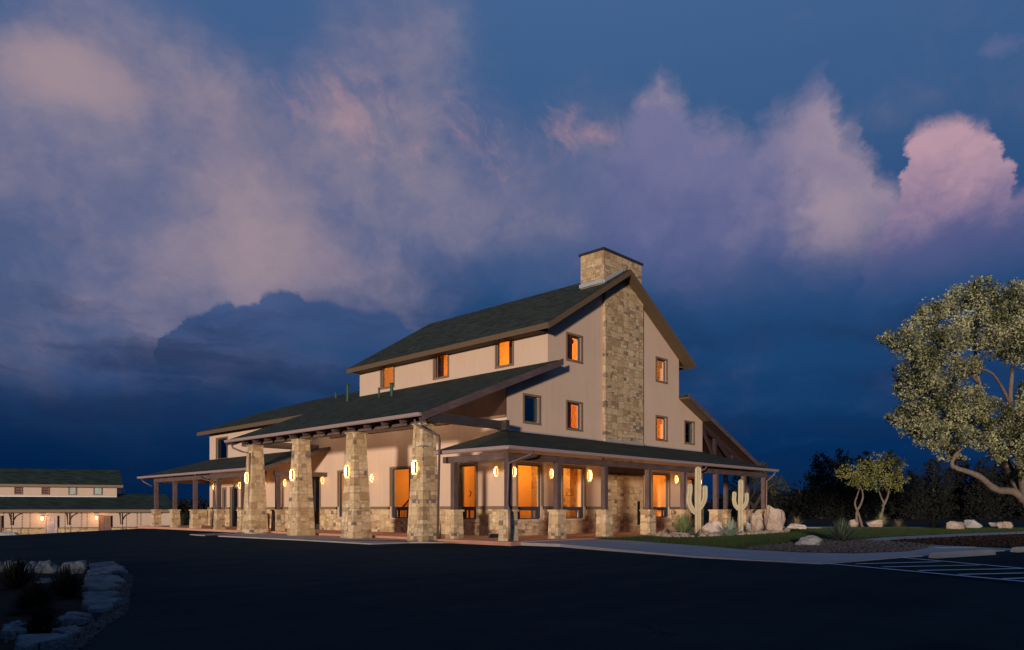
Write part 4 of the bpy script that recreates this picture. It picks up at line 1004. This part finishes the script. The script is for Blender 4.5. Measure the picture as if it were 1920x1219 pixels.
rock(1521, 1025, -.03, 44, 20, 'rock_grey', 'rounded bluish grey rock in the gravel bed beside the dark yucca', 17, .8)
rock(1640, 989, -.03, 26, 15, 'rock_tan', 'squared stone block behind the trunks of the twin small trees', 21, .7, blocky=.85, rough=.12)
rock(1602, 988, -.03, 18, 13, 'rock_tan', 'reddish brown stone left of the trunks of the twin small trees', 24, .8, blocky=.5)
rock(1799, 993, -.03, 32, 15, 'rock_tan', 'wide tan boulder in the dark between the small trees and the oak', 27, .8, blocky=.5)
rock(1829, 991, -.03, 24, 16, 'rock_grey', 'pale squared boulder just behind the wide tan one', 29, .8, blocky=.8, rough=.12)
rock(1893, 992, -.03, 28, 13, 'rock_tan', 'dim tan boulder at the foot of the big oak', 33, .8, blocky=.4)
rock(1878, 987, -.03, 34, 7, 'rock_grey', 'flat pale stone slab behind the dim boulder by the oak', 35, .6, blocky=.6)
rock(14, 1008, -.3, 36, 11, 'rock_grey', 'long bluish rock at the left edge in front of the lodging building', 39, .6)

# loose stones
def scatter(poly_px, z, count, smin, smax, seed, name, m_, kindlabel=None):
    R_ = random.Random(seed); poly = [onz(a, b, z) for a, b in poly_px]
    xs = [p.x for p in poly]; ys = [p.y for p in poly]
    def inside(x, y):
        c = False; j = len(poly) - 1
        for i in range(len(poly)):
            if (poly[i].y > y) != (poly[j].y > y) and x < (poly[j].x - poly[i].x) * (y - poly[i].y) / (poly[j].y - poly[i].y) + poly[i].x: c = not c
            j = i
        return c
    bases = [rockmesh((0, 0, 0), (1, 1, .7), 100 + i, rough=.3, sub=1) for i in range(6)]
    V_, F_, tot, cnt = [], [], 0, 0
    while cnt < count:
        x, y = R_.uniform(min(xs), max(xs)), R_.uniform(min(ys), max(ys))
        if not inside(x, y): continue
        vs, fs = bases[R_.randrange(6)]; s = smin + (smax - smin) * R_.random() ** 2.2; a = R_.random() * 6.28; ca, sa = math.cos(a), math.sin(a)
        V_ += [(x + s * (p[0] * ca - p[1] * sa), y + s * (p[0] * sa + p[1] * ca), z + s * (p[2] + .2)) for p in vs]
        F_ += [tuple(tot + i for i in f) for f in fs]; tot += len(vs); cnt += 1
    mb = MB(); mb.v = V_; mb.f = F_; o = mb.build(name, m_, None); o['kind'] = 'stuff'; return o
tag(scatter([(1395, 1029), (1430, 1025), (1500, 1018), (1560, 1013), (1620, 1014), (1700, 1019), (1752, 1024.5), (1700, 1033), (1600, 1037), (1500, 1035)], -.036, 5200, .05, .16, 5, 'gravel', 'pebble'), 'dark river gravel filling the bed beside the pavement', 'gravel')
tag(scatter([(1210, 1004), (1245, 1008), (1290, 1008.5), (1360, 1005.5), (1420, 1002.5), (1478, 998.5), (1478, 995), (1420, 991), (1330, 991), (1240, 997)], -.035, 1500, .07, .38, 6, 'cobbles', 'cobble'), 'pale tan cobbles around the feet of the cacti', 'cobbles')
tag(scatter([(1660, 1015), (1690, 1012), (1790, 1007), (1985, 999), (1985, 1036), (1925, 1027), (1830, 1024), (1740, 1021)], -.03, 3500, .04, .13, 7, 'mulch_chips', 'mulch'), 'coarse brown mulch in the bed under the oak', 'mulch')
tag(scatter([(236, 1075), (250, 1082), (246, 1105), (238, 1150), (200, 1175), (150, 1219), (120, 1240), (60, 1240), (130, 1190), (190, 1160), (215, 1110)], -.146, 3000, .02, .075, 8, 'planter_gravel', 'pebble'), 'dark gravel strewn between the flagstones and the asphalt', 'gravel')

# ================================================================ PLANTS
def blades(mb, base, n_, L, wd, spread, droop=.35, seed=1, thick=0.0, seg=4, zmin=.15, fold=.2):
    R_ = random.Random(seed); b = Vector(base)
    for i in range(n_):
        az = R_.random() * 6.283; el = R_.uniform(zmin, 1.0) ** .8 * spread[1] + (1 - R_.random()) * 0
        el = math.radians(R_.uniform(spread[0], spread[1])); l = L * R_.uniform(.7, 1.05)
        d_ = Vector((math.cos(az) * math.cos(el), math.sin(az) * math.cos(el), math.sin(el))); sd = Vector((-math.sin(az), math.cos(az), 0))
        up = sd.cross(d_); w0 = wd * R_.uniform(.8, 1.2); o = len(mb.v); st_ = b + Vector((math.cos(az), math.sin(az), 0)) * wd * .6
        for k_ in range(seg + 1):
            t = k_ / seg; c = st_ + d_ * l * t + Vector((0, 0, -droop * l * t * t * math.cos(el)))
            ww = w0 * (1 - t) ** .7 * (.55 + 1.2 * t if t < .35 else .97) * .5 + .0015
            mb.v += [tuple(c - sd * ww), tuple(c + up * (-fold * ww)), tuple(c + sd * ww)]
        for k_ in range(seg):
            q = o + k_ * 3; mb.f += [(q, q + 1, q + 4, q + 3), (q + 1, q + 2, q + 5, q + 4)]
    return mb
def plant(name, px, py, z, n_, Lpx, wd, spread, m_, label, cat, seed, droop=.3, seg=4, rings=1, group=None):
    p = onz(px, py, z); Y = camco(p)[1]; L = Lpx / FPX * Y
    t = thing(name, label, cat, p, group)
    mb = MB(); blades(mb, p, n_, L, wd, spread, droop, seed, seg=seg)
    mb.build('leaves', m_, t)
    st_ = MB().tube([p - Vector((0, 0, .05)), p + Vector((0, 0, .12))], [.09, .06], 7); st_.build('stem', 'bark_dark', t)
    return t
plant('sotol', 1281, 1002.5, -.03, 260, 44, .035, (18, 86), 'sotol_leaf', 'big green spiky sotol left of the tall cactus', 'plant', 1, .12)
plant('agave', 1303, 1006, -.03, 26, 21, .12, (12, 75), 'yucca_leaf', 'small dark green agave at the foot of the tall cactus', 'agave', 2, .1)
plant('agave', 1366, 1006, -.03, 26, 40, .17, (18, 78), 'agave_leaf', 'large pale grey green agave between the two cacti', 'agave', 3, .2)
plant('shrub', 1252, 1003, -.03, 150, 14, .02, (15, 85), 'mid_leaf', 'low round dark shrub left of the spiky sotol', 'shrub', 4, .3)
plant('shrub', 1393, 999.5, -.03, 150, 20, .03, (25, 85), 'mid_leaf', 'dark green shrub behind the foot of the smaller cactus', 'shrub', 5, .3)
plant('shrub', 1434, 1000, -.03, 130, 14, .02, (25, 85), 'mid_leaf', 'little green shrub between the two tall boulders', 'shrub', 6, .3)
plant('dry_grass', 1332, 1000, -.03, 170, 26, .012, (45, 88), 'straw', 'dry brown grass tuft behind the pitted white boulder', 'grass', 7, .35)
plant('dry_grass', 1375, 999.5, -.03, 200, 28, .012, (40, 88), 'straw', 'dry brown grass tuft left of the smaller cactus', 'grass', 8, .4)
plant('dry_grass', 1352, 1000, -.03, 200, 26, .012, (40, 88), 'straw', 'dry brown grass tuft behind the large agave', 'grass', 9, .4)
plant('spiny_plant', 1494, 987, -.03, 60, 22, .05, (15, 85), 'straw', 'small pale spiny plant growing from the low rock', 'plant', 10, .05)
plant('yucca', 1579, 1016, -.03, 260, 46, .06, (2, 88), 'yucca_leaf', 'round dark yucca in the gravel bed beside the bluish rock', 'yucca', 11, .05)
plant('ornamental_grass', 1652, 988, -.03, 260, 30, .016, (28, 86), 'pale_grass', 'bright pale grass clump beside the right small trunk', 'grass', 12, .35)
plant('ornamental_grass', 1684, 988, -.03, 220, 24, .014, (15, 70), 'straw', 'drooping tan grass clump right of the bright pale one', 'grass', 13, .6)
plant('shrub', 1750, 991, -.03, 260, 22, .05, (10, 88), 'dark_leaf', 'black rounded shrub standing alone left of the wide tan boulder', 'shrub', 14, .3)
plant('shrub', 343, 986, -.1, 140, 24, .03, (40, 88), 'mid_leaf', 'dim green shrub seen behind the left porch between two stone piers', 'shrub', 15, .3)

# saguaros
def saguaro(px, py, top, arms, label, CR):
    p = onz(px, py, -.03); Y = camco(p)[1]; k_ = Y / FPX
    t = thing('saguaro', label, 'cactus', p, 'saguaro cacti by the porch')
    def q(x, y, dy=0.0): v_ = onY(x, y, Y); return v_ + RY * dy
    def col(mb, pts, r, n_=22):
        # smooth the path, keep ribs
        P_ = [Vector(a) for a in pts]; out_ = []
        for i in range(len(P_) - 1):
            a, b, c, d_ = P_[max(i - 1, 0)], P_[i], P_[i + 1], P_[min(i + 2, len(P_) - 1)]
            for s_ in range(6):
                u_ = s_ / 6; out_.append(.5 * ((2 * b) + (c - a) * u_ + (2 * a - 5 * b + 4 * c - d_) * u_ ** 2 + (3 * b - a - 3 * c + d_) * u_ ** 3))
        out_.append(P_[-1]); m_ = len(out_); rad = []
        for i in range(m_):
            f_ = i / (m_ - 1); dt = (out_[-1] - out_[i]).length / r
            rad.append(r * (math.sqrt(max(.03, 1 - (1 - min(1, dt)) ** 2)) if dt < 1 else 1) * (.94 + .06 * math.sin(f_ * 3)))
        end = (out_[-1] - out_[-2]).normalized(); ex = []; er = []
        mb.tube(out_, rad, n_, 0, .26)
    mb = MB(); col(mb, [q(px, py + 1), q(px, py - 30), q(px - .5, (py + top) / 2), q(px, top + 20), q(px, top + 8), q(px, top + 3), q(px, top)], CR * k_)
    tr = mb.build('trunk', 'cactus', t, False)
    for ar in arms:
        mb = MB(); col(mb, [q(*a) for a in ar[0]], ar[1] * k_, 18); mb.build('arm', 'cactus', t, False)
    return t
saguaro(1309, 1003, 875, [([(1305, 962), (1298, 955), (1292, 940), (1293.5, 920), (1293.5, 910), (1293.5, 908), (1293.5, 906)], 4.8),
                         ([(1311, 955), (1317, 946), (1321.5, 935), (1322, 922), (1322, 914), (1322, 911.5), (1322, 910)], 4.6)],
        'taller pale ribbed cactus with two raised arms, left of the pitted white boulder', 5.8)
saguaro(1389, 1000, 899, [([(1385, 955), (1379, 948), (1376.5, 938), (1377, 928), (1377, 925), (1377, 923), (1377, 921.5)], 3.9),
                         ([(1391, 955), (1397, 947), (1400, 938), (1400, 930), (1400, 927), (1400, 925), (1400, 923.5)], 3.7)],
        'smaller pale ribbed cactus with two arms, left of the tall tan boulders', 4.8)

# ================================================================ TREES
def leafmesh(name, parent, m_, clumps, per, size, seed, grp=14, sp=.17):
    r = np.random.default_rng(seed); C_ = []
    for (c, rad) in clumps:
        k_ = int(per * (rad ** 2)); 
        sub = r.normal(size=(max(4, k_ // grp), 3)); sub /= np.linalg.norm(sub, axis=1)[:, None]
        sub *= (r.uniform(.35, 1.0, (len(sub), 1)) ** .5) * rad * np.array([1, 1, .82]); 
        idx = r.integers(0, len(sub), k_); off = r.normal(size=(k_, 3)) * rad * sp
        C_.append(sub[idx] + off + np.array(c))
    C_ = np.concatenate(C_); m = len(C_)
    a = r.normal(size=(m, 3)); a /= np.linalg.norm(a, axis=1)[:, None]; b = r.normal(size=(m, 3)); b -= a * (a * b).sum(1)[:, None]; b /= np.linalg.norm(b, axis=1)[:, None]
    s = size * r.uniform(.6, 1.3, (m, 1)); nn = np.cross(a, b) * s * .25
    vs = np.stack([C_ - a * s, C_ + b * s * .55 + nn, C_ + a * s, C_ - b * s * .55 + nn], 1).reshape(-1, 3)
    off = np.array(parent.location); vs = vs - off
    me = bpy.data.meshes.new(name); me.vertices.add(m * 4); me.vertices.foreach_set('co', vs.astype(np.float32).ravel())
    me.loops.add(m * 4); me.loops.foreach_set('vertex_index', np.arange(m * 4, dtype=np.int32)); me.polygons.add(m)
    me.polygons.foreach_set('loop_start', np.arange(0, m * 4, 4, dtype=np.int32)); me.polygons.foreach_set('loop_total', np.full(m, 4, dtype=np.int32))
    me.update(calc_edges=True); me.materials.append(MATS[m_]); o = bpy.data.objects.new(name, me); COL.objects.link(o); o.parent = parent; return o
def limb(mb, pts, r0, r1, seed=0, n_=9, wob=.06):
    R_ = random.Random(seed); P_ = [Vector(p) for p in pts]; out_ = []
    for i in range(len(P_) - 1):
        a, b, c, d_ = P_[max(i - 1, 0)], P_[i], P_[i + 1], P_[min(i + 2, len(P_) - 1)]
        for s_ in range(5):
            u_ = s_ / 5; v_ = .5 * ((2 * b) + (c - a) * u_ + (2 * a - 5 * b + 4 * c - d_) * u_ ** 2 + (3 * b - a - 3 * c + d_) * u_ ** 3)
            out_.append(v_ + Vector((R_.uniform(-1, 1), R_.uniform(-1, 1), R_.uniform(-1, 1))) * wob * r0)
    out_.append(P_[-1]); m_ = len(out_); mb.tube(out_, [(r0 + (r1 - r0) * (i / (m_ - 1)) ** .8) * R_.uniform(.93, 1.08) for i in range(m_)], n_, .08)

# the big oak at the right
OY = 46.0; ob = onY(1950, 991, OY); ob.z = -.05
OAK = thing('oak_tree', 'big pale green oak leaning in from the right edge, lit from the left', 'tree', ob)
def o_(px, py, dy=0.0): return onY(px, py, OY + dy * 1.5)
tk = MB()
limb(tk, [ob - Vector((0, 0, .2)), o_(1944, 975), o_(1932, 945), o_(1917, 927)], .52, .42, 1)
limb(tk, [o_(1928, 942), o_(1900, 922), o_(1868, 918, -.4), o_(1835, 893, -.8), o_(1800, 880, -1), o_(1785, 872, -1.1), o_(1793, 852, -1.2), o_(1810, 835, -1)], 0.290, 0.072, 2)
limb(tk, [o_(1918, 930), o_(1895, 885, .3), o_(1876, 845, .5), o_(1850, 790, .8), o_(1835, 720, .5), o_(1828, 640, .3), o_(1835, 590)], 0.290, 0.058, 3)
limb(tk, [o_(1925, 935), o_(1915, 890, -.4), o_(1905, 840, -.6), o_(1895, 760, -.8), o_(1900, 680, -.5), o_(1925, 610, 0)], 0.304, 0.058, 4)
limb(tk, [o_(1850, 790, .8), o_(1800, 740, 0), o_(1750, 700, -.5), o_(1700, 660, -.4)], 0.131, 0.029, 5)
limb(tk, [o_(1850, 790, .8), o_(1790, 780, 1.2), o_(1730, 780, 1), o_(1690, 790, .6)], 0.131, 0.029, 6)
limb(tk, [o_(1835, 720, .5), o_(1790, 660, -.8), o_(1765, 610, -1.2)], 0.102, 0.029, 7)
limb(tk, [o_(1895, 760, -.8), o_(1860, 700, -2), o_(1810, 690, -2.4)], 0.116, 0.029, 8)
limb(tk, [o_(1905, 840, -.6), o_(1960, 780, -.6), o_(2030, 700)], 0.145, 0.029, 9)
tk.build('trunk', 'bark', OAK, True)
oc = []
R_ = random.Random(4)
for (px, py, rp) in [(1690, 640, 26), (1668, 636, 14), (1715, 612, 26), (1760, 590, 34), (1800, 560, 34), (1838, 545, 32), (1870, 575, 40), (1905, 560, 40), (1950, 570, 50),
                     (1735, 650, 40), (1785, 630, 32), (1840, 620, 50), (1895, 630, 46), (1950, 650, 60), (1712, 690, 36), (1755, 700, 44), (1810, 690, 30), (1945, 735, 44),
                     (1735, 745, 36), (1700, 725, 26), (1720, 780, 36), (1690, 785, 22), (1675, 775, 12), (1765, 770, 46), (1815, 760, 46), (1868, 770, 32), (1925, 790, 46), (1750, 815, 32), (1790, 815, 34),
                     (1840, 815, 36), (1895, 830, 36), (1945, 850, 40), (1718, 812, 18), (1870, 850, 22), (1800, 850, 16), (1780, 843, 16), (1925, 880, 24), (1985, 800, 60), (2010, 700, 60)]:
    for j in range(2):
        dy = R_.uniform(-2.2, 2.2) * min(1, rp / 30) if j else R_.uniform(-2.4, -.8) * min(1, rp / 35)
        q = o_(px + R_.uniform(-8, 8), py + R_.uniform(-8, 8), dy); oc.append((tuple(q), rp / FPX * OY * R_.uniform(.84, 1.04)))
leafmesh('crown', OAK, 'oak_leaf', oc, 900, .082, 5, 30, .13)

def simple_tree(name, px, py, z, Y, trunkpts, clumps_px, leafm, barkm, per, size, label, seed, group=None, tr=.14):
    base = onY(px, py, Y); base.z = z
    t = thing(name, label, 'tree', base, group); mb = MB()
    for i, tp_ in enumerate(trunkpts):
        pts = [onY(a[0], a[1], Y + (a[2] if len(a) > 2 else 0)) for a in tp_]
        if i == 0: pts[0] = base - Vector((0, 0, .1))
        limb(mb, pts, tr if i < 2 else tr * .6, tr * .3, seed + i, 8)
    mb.build('trunk', barkm, t, True)
    R2 = random.Random(seed); cl = []
    for (a, b, r) in clumps_px:
        for j in range(2): cl.append((tuple(onY(a + R2.uniform(-.2, .2) * r, b + R2.uniform(-.2, .2) * r, Y + R2.uniform(-1, 1) * r * 2.0 / FPX * Y * .5)), r / FPX * Y * R2.uniform(.8, 1.05)))
    leafmesh('crown', t, leafm, cl, per, size, seed); return t
SG = 'small trimmed trees on the lit lawn'
simple_tree('small_tree', 1618, 986, -.05, 50, [[(1618, 986), (1610, 965), (1603, 945), (1607, 930), (1612, 915)], [(1608, 986), (1606, 962), (1614, 945), (1618, 930), (1614, 915), (1605, 905)]],
            [(1588, 893, 16), (1605, 880, 20), (1625, 895, 22), (1580, 878, 8), (1610, 905, 16), (1638, 880, 14), (1595, 905, 12), (1632, 910, 12), (1620, 872, 10)], 'small_leaf', 'bark', 330, .07,
            'left one of the twin small olive green trees on the lawn, with two crossing trunks', 31, SG, .10)
simple_tree('small_tree', 1650, 988, -.05, 52, [[(1652, 988), (1653, 965), (1657, 945), (1652, 932), (1648, 920)], [(1655, 950), (1664, 932), (1667, 915)]],
            [(1655, 868, 22), (1678, 880, 22), (1650, 895, 20), (1670, 905, 20), (1690, 898, 12), (1640, 870, 12), (1690, 868, 12), (1668, 858, 14), (1645, 912, 10), (1685, 915, 9)], 'small_leaf', 'bark', 330, .07,
            'right one of the twin small olive green trees on the lawn, with one forked trunk', 41, SG, .11)
simple_tree('spreading_tree', 1420, 962, -.15, 62, [[(1420, 985), (1412, 950), (1400, 935), (1392, 915), (1380, 905)], [(1414, 952), (1425, 932), (1440, 915), (1455, 905)], [(1405, 938), (1415, 920), (1410, 895)]],
            [(1372, 915, 14), (1385, 898, 16), (1405, 888, 18), (1425, 895, 18), (1440, 900, 16), (1460, 905, 14), (1470, 915, 9), (1365, 930, 9), (1452, 920, 10), (1395, 908, 10), (1430, 878, 12)], 'mid_leaf', 'bark_dark', 420, .08,
            'dark spreading tree seen through and beside the right end of the porch', 51, None, .2)
k_ = 0
BT = 'dark trees beyond the lawn'
spec = [(1500, 100, 925, 24, 'low dark bush like tree nearest the porch end in the far tree line'), (1540, 96, 852, 36, 'tall narrow dark tree, leftmost tall one in the far tree line'), (1578, 100, 846, 36, 'dark tree rising just left of the twin small trees'),
        (1622, 98, 850, 36, 'dark tree directly behind the left small tree'), (1668, 96, 850, 34, 'tallest dark tree directly behind the right small tree'), (1712, 90, 885, 30, 'dark tree just right of the twin small trees'), (1752, 94, 864, 34, 'dark tree behind the black rounded shrub'),
        (1795, 98, 852, 36, 'dark tree behind the low limb of the big oak'), (1838, 92, 868, 36, 'dark tree under the left part of the big oak crown'), (1882, 96, 860, 38, 'dark tree behind the trunk of the big oak'), (1925, 94, 858, 40, 'dark tree cut by the right edge of the photo')]
for i, (px, Y, top, r, lab) in enumerate(spec):
    R3 = random.Random(i + 60); cl = []
    yb = 985; n_c = 13
    for j in range(n_c):
        f_ = j / (n_c - 1); yy = top + 8 + (yb - 18 - top) * f_; rr2 = r * (.45 + .75 * math.sin(min(1, f_ * 1.4 + .12) * math.pi * .62)) * .62
        cl.append((px + R3.uniform(-.55, .55) * r * (0.25 + f_), yy, rr2))
    cl.append((px + R3.uniform(-6, 6), top, 7))
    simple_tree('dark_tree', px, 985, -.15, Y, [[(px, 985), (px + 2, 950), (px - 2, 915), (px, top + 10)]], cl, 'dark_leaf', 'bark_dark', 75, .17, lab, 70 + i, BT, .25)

# distant scrub between the trunks of the tree line and along the horizon
sb = MB(); tt = thing('scrub', '', 'scrub', (0, 0, 0)); del tt['label'], tt['category']; bpy.data.objects.remove(tt)
dummy = bpy.data.objects.new('scrub_line', None)
cl = []
for i in range(150):
    px = 1380 + i * 4.2; Y = 112 + random.uniform(-8, 12); q = onY(px, 955 - 6 + random.uniform(-4, 10), Y); cl.append((tuple(q), random.uniform(2.2, 3.6)))
for i in range(30):
    q = onY(250 + i * 6, 958 + random.uniform(-4, 4), 140); cl.append((tuple(q), random.uniform(1.8, 2.8)))
o = leafmesh('scrub', dummy, 'dark_leaf', cl, 34, .30, 77); o.parent = None; o['kind'] = 'stuff'; tag(o, 'dark scrub closing the view between and below the far trees', 'scrub'); bpy.data.objects.remove(dummy)

# lawn blades
def grass(poly_px, z, count, seed, L=.07):
    R2 = np.random.default_rng(seed); poly = np.array([tuple(onz(a, b, z))[:2] for a, b in poly_px])
    pts = []
    lo, hi = poly.min(0), poly.max(0)
    while sum(len(q) for q in pts) < count:
        c = R2.uniform(lo, hi, (count, 2)); ins = np.zeros(len(c), bool); j = len(poly) - 1
        for i in range(len(poly)):
            a, b = poly[i], poly[j]; cond = ((a[1] > c[:, 1]) != (b[1] > c[:, 1])) & (c[:, 0] < (b[0] - a[0]) * (c[:, 1] - a[1]) / (b[1] - a[1] + 1e-12) + a[0]); ins ^= cond; j = i
        pts.append(c[ins])
    c = np.concatenate(pts)[:count]; m = count; az = R2.uniform(0, 6.283, m); l = L * R2.uniform(.5, 1.3, m); ln = R2.uniform(-.5, .5, (m, 2)) * l[:, None]
    w_ = .009; b0 = np.stack([c[:, 0] - np.cos(az) * w_, c[:, 1] - np.sin(az) * w_, np.full(m, z)], 1); b1 = np.stack([c[:, 0] + np.cos(az) * w_, c[:, 1] + np.sin(az) * w_, np.full(m, z)], 1)
    tpt = np.stack([c[:, 0] + ln[:, 0], c[:, 1] + ln[:, 1], z + l], 1); vs = np.stack([b0, b1, tpt], 1).reshape(-1, 3)
    me = bpy.data.meshes.new('grass'); me.vertices.add(m * 3); me.vertices.foreach_set('co', vs.astype(np.float32).ravel()); me.loops.add(m * 3)
    me.loops.foreach_set('vertex_index', np.arange(m * 3, dtype=np.int32)); me.polygons.add(m); me.polygons.foreach_set('loop_start', np.arange(0, m * 3, 3, dtype=np.int32))
    me.polygons.foreach_set('loop_total', np.full(m, 3, dtype=np.int32)); me.update(calc_edges=True); me.materials.append(MATS['blade'])
    o = bpy.data.objects.new('grass', me); COL.objects.link(o); o['kind'] = 'stuff'; return tag(o, 'short dark green lawn grass in front of the porch and beds', 'grass')
grass([(1045, 1009.5), (1180, 1013), (1340, 1025), (1392, 1029), (1430, 1024), (1500, 1017), (1560, 1012), (1650, 1007), (1780, 1001), (1925, 995), (1925, 991), (1560, 989), (1480, 999), (1420, 1003.5), (1360, 1006.5), (1290, 1009.5), (1240, 1008.5), (1205, 1004), (1180, 1004)], -.045, 130000, 9)

# ================================================================ PLANTER, near left
def slabstone(pts, z, h, label, seed):
    """rough flagstone, outline given on the ground, broken edges"""
    R2 = random.Random(seed); P_ = [onz(a, b, z) for a, b in pts]; out_ = []
    for i in range(len(P_)):
        a, b = P_[i], P_[(i + 1) % len(P_)]
        for t in (0, .14, .3, .43, .58, .72, .86): out_.append(a.lerp(b, t) + Vector((R2.uniform(-.05, .05), R2.uniform(-.05, .05), 0)))
    c = sum(out_, Vector()) / len(out_); n_ = len(out_); mb = MB()
    for f_, zz in ((1.0, -.25), (1.02, h * .5), (.99, h * .9), (.94, h), (.6, h * 1.04)):
        for p in out_:
            q = c.lerp(p, f_); mb.v.append((q.x, q.y, z + zz + (.06 * noise.noise(q * 2.3 + Vector((0, 0, seed))) if zz > 0 else 0)))
    for r_ in range(4):
        for j in range(n_): j2 = (j + 1) % n_; mb.f.append((r_ * n_ + j, r_ * n_ + j2, (r_ + 1) * n_ + j2, (r_ + 1) * n_ + j))
    mb.v.append((c.x, c.y, z + h * 1.05)); 
    for j in range(n_): mb.f.append((4 * n_ + j, 4 * n_ + (j + 1) % n_, 5 * n_))
    return tag(mb.build('flagstone', 'flagstone', None, False), label, 'flagstone', 'rough flagstones edging the near planter')
zp = -.146
slabstone([(172, 1062), (216, 1061), (240, 1080), (205, 1083), (165, 1084)], zp, .10, 'flagstone at the far right corner of the near planter', 1)
slabstone([(162, 1086), (205, 1085), (238, 1094), (215, 1101), (160, 1103)], zp, .09, 'second flagstone down the right side of the planter, wedge shaped', 2)
slabstone([(160, 1105), (214, 1103), (228, 1106), (205, 1116), (158, 1122)], zp, .10, 'third flagstone down the right side, its point towards the asphalt', 3)
slabstone([(160, 1124), (205, 1119), (224, 1121), (200, 1132), (160, 1134)], zp, .08, 'fourth flagstone down the right side, a thin one', 4)
slabstone([(160, 1137), (210, 1133), (235, 1135), (200, 1148), (162, 1152)], zp, .09, 'greenish fifth flagstone, lowest on the right side of the planter', 5)
slabstone([(108, 1176), (140, 1160), (172, 1163), (158, 1172), (115, 1182)], zp, .10, 'flagstone turning the lower right bend of the planter', 6)
slabstone([(106, 1192), (140, 1187), (155, 1193), (130, 1204), (108, 1200)], zp, .09, 'small bluish flagstone above the bottom one', 7)
slabstone([(40, 1212), (95, 1206), (132, 1208), (120, 1224), (40, 1230)], zp, .12, 'long flagstone cut by the bottom edge of the photo', 8)
slabstone([(12, 1192), (30, 1178), (52, 1180), (40, 1196), (10, 1208)], zp, .09, 'flagstone at the lower left behind the small dark yucca', 9)
slabstone([(75, 1086), (120, 1085), (122, 1092), (62, 1096)], zp, .03, 'thin flat flagstone inside the planter under the stone border', 10)
# low rubble border at the back of the planter
pb = onz(80, 1066, zp); SB = thing('stone_border', 'low rough stone border along the back of the near planter', 'planter border', pb)
a_, b_ = onz(-40, 1071, zp), onz(160, 1076, zp); dd_ = (b_ - a_).normalized()
for i in range(9):
    t = (i + .5) / 9; c = a_.lerp(b_, t); wl = (b_ - a_).length / 9 * 1.12
    vs, fs = rockmesh((0, 0, 0), (wl, .42, .42), 50 + i, rough=.3, sub=3, blocky=.75); mb = MB(); sd = Vector((-dd_.y, dd_.x, 0))
    mb.add([tuple(c + dd_ * x + sd * y + Vector((0, 0, z + .03))) for x, y, z in vs], fs); mb.build('stone', 'flagstone', SB)
g = gpoly([(-60, 1066), (166, 1070), (160, 1150), (110, 1175), (60, 1200), (20, 1240), (-60, 1240)], zp + .012)
struct(MB().slab([(p[0], p[1]) for p in g], zp - .2, zp + .012), 'planter_soil', 'mulch')
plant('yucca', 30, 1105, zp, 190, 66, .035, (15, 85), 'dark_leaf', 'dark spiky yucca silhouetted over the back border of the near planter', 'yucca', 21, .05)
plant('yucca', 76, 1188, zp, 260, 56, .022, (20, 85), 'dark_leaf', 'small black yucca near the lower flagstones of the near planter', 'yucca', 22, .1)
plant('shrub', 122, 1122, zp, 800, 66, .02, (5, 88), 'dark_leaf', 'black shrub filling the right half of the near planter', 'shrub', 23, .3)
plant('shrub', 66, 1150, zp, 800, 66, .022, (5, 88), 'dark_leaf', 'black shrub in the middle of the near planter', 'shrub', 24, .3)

# ================================================================ SMALL OBJECTS
p = Vector((-.75, 20.8, 0)); TC = thing('trash_can', 'shiny dark round trash can standing against the wall between the first two pillars', 'trash can', p)
MB().tube([p, p + Vector((0, 0, .82))], [.25, .27], 20).build('body', 'black_metal', TC, True)
MB().tube([p + Vector((0, 0, .821)), p + Vector((0, 0, .86)), p + Vector((0, 0, .95))], [.29, .29, .12], 20).build('lid', 'steel', TC, True)
q = Vector((-1.6, -.9, .0)); hs = MB()
for i in range(3): hs.tube([q + Vector((.22 * math.cos(a) * (1 - .1 * i), .3 * math.sin(a) * (1 - .1 * i), .03 + .05 * i)) for a in np.linspace(0, 5.9, 18)], .028, 6)
tag(hs.build('hose', 'black_metal', None, True), 'dark coiled hose lying on the porch floor beside the near pillar', 'hose')
q = Vector((2.7, 2.9, .0)); PT = thing('potted_plant', 'leafy potted plant on a stand inside the first front window', 'plant', q)
MB().tube([q, q + Vector((0, 0, .9)), q + Vector((0, 0, 1.05)), q + Vector((0, 0, 1.3))], [.2, .2, .12, .18], 12).build('pot', 'interior_wood', PT, True)
blades(MB(), q, 1, .1, .1, (10, 80))
mb = MB(); blades(mb, q + Vector((0, 0, 1.28)), 120, .55, .03, (5, 88), .5, 3); mb.build('leaves', 'mid_leaf', PT)
for i, (x_, y_) in enumerate(((4.5, 1.6), (1.5, 2.0))):
    q = Vector((x_, y_, .02)); lab = ('dark wooden chair inside the second front window', 'dark wooden chair inside the first front window')[i]
    CH = thing('chair', lab, 'chair', q, 'chairs inside the hall')
    MB().box(x_ - .24, x_ + .24, y_ - .24, y_ + .24, .44, .5).build('seat', 'interior_wood', CH); MB().box(x_ - .24, x_ + .24, y_ + .2, y_ + .24, .55, 1.0).build('backrest', 'interior_wood', CH)
    for a in (-.2, .2):
        for b in (-.2, .2): MB().box(x_ + a - .02, x_ + a + .02, y_ + b - .02, y_ + b + .02, .02, .438).build('leg', 'interior_wood', CH)
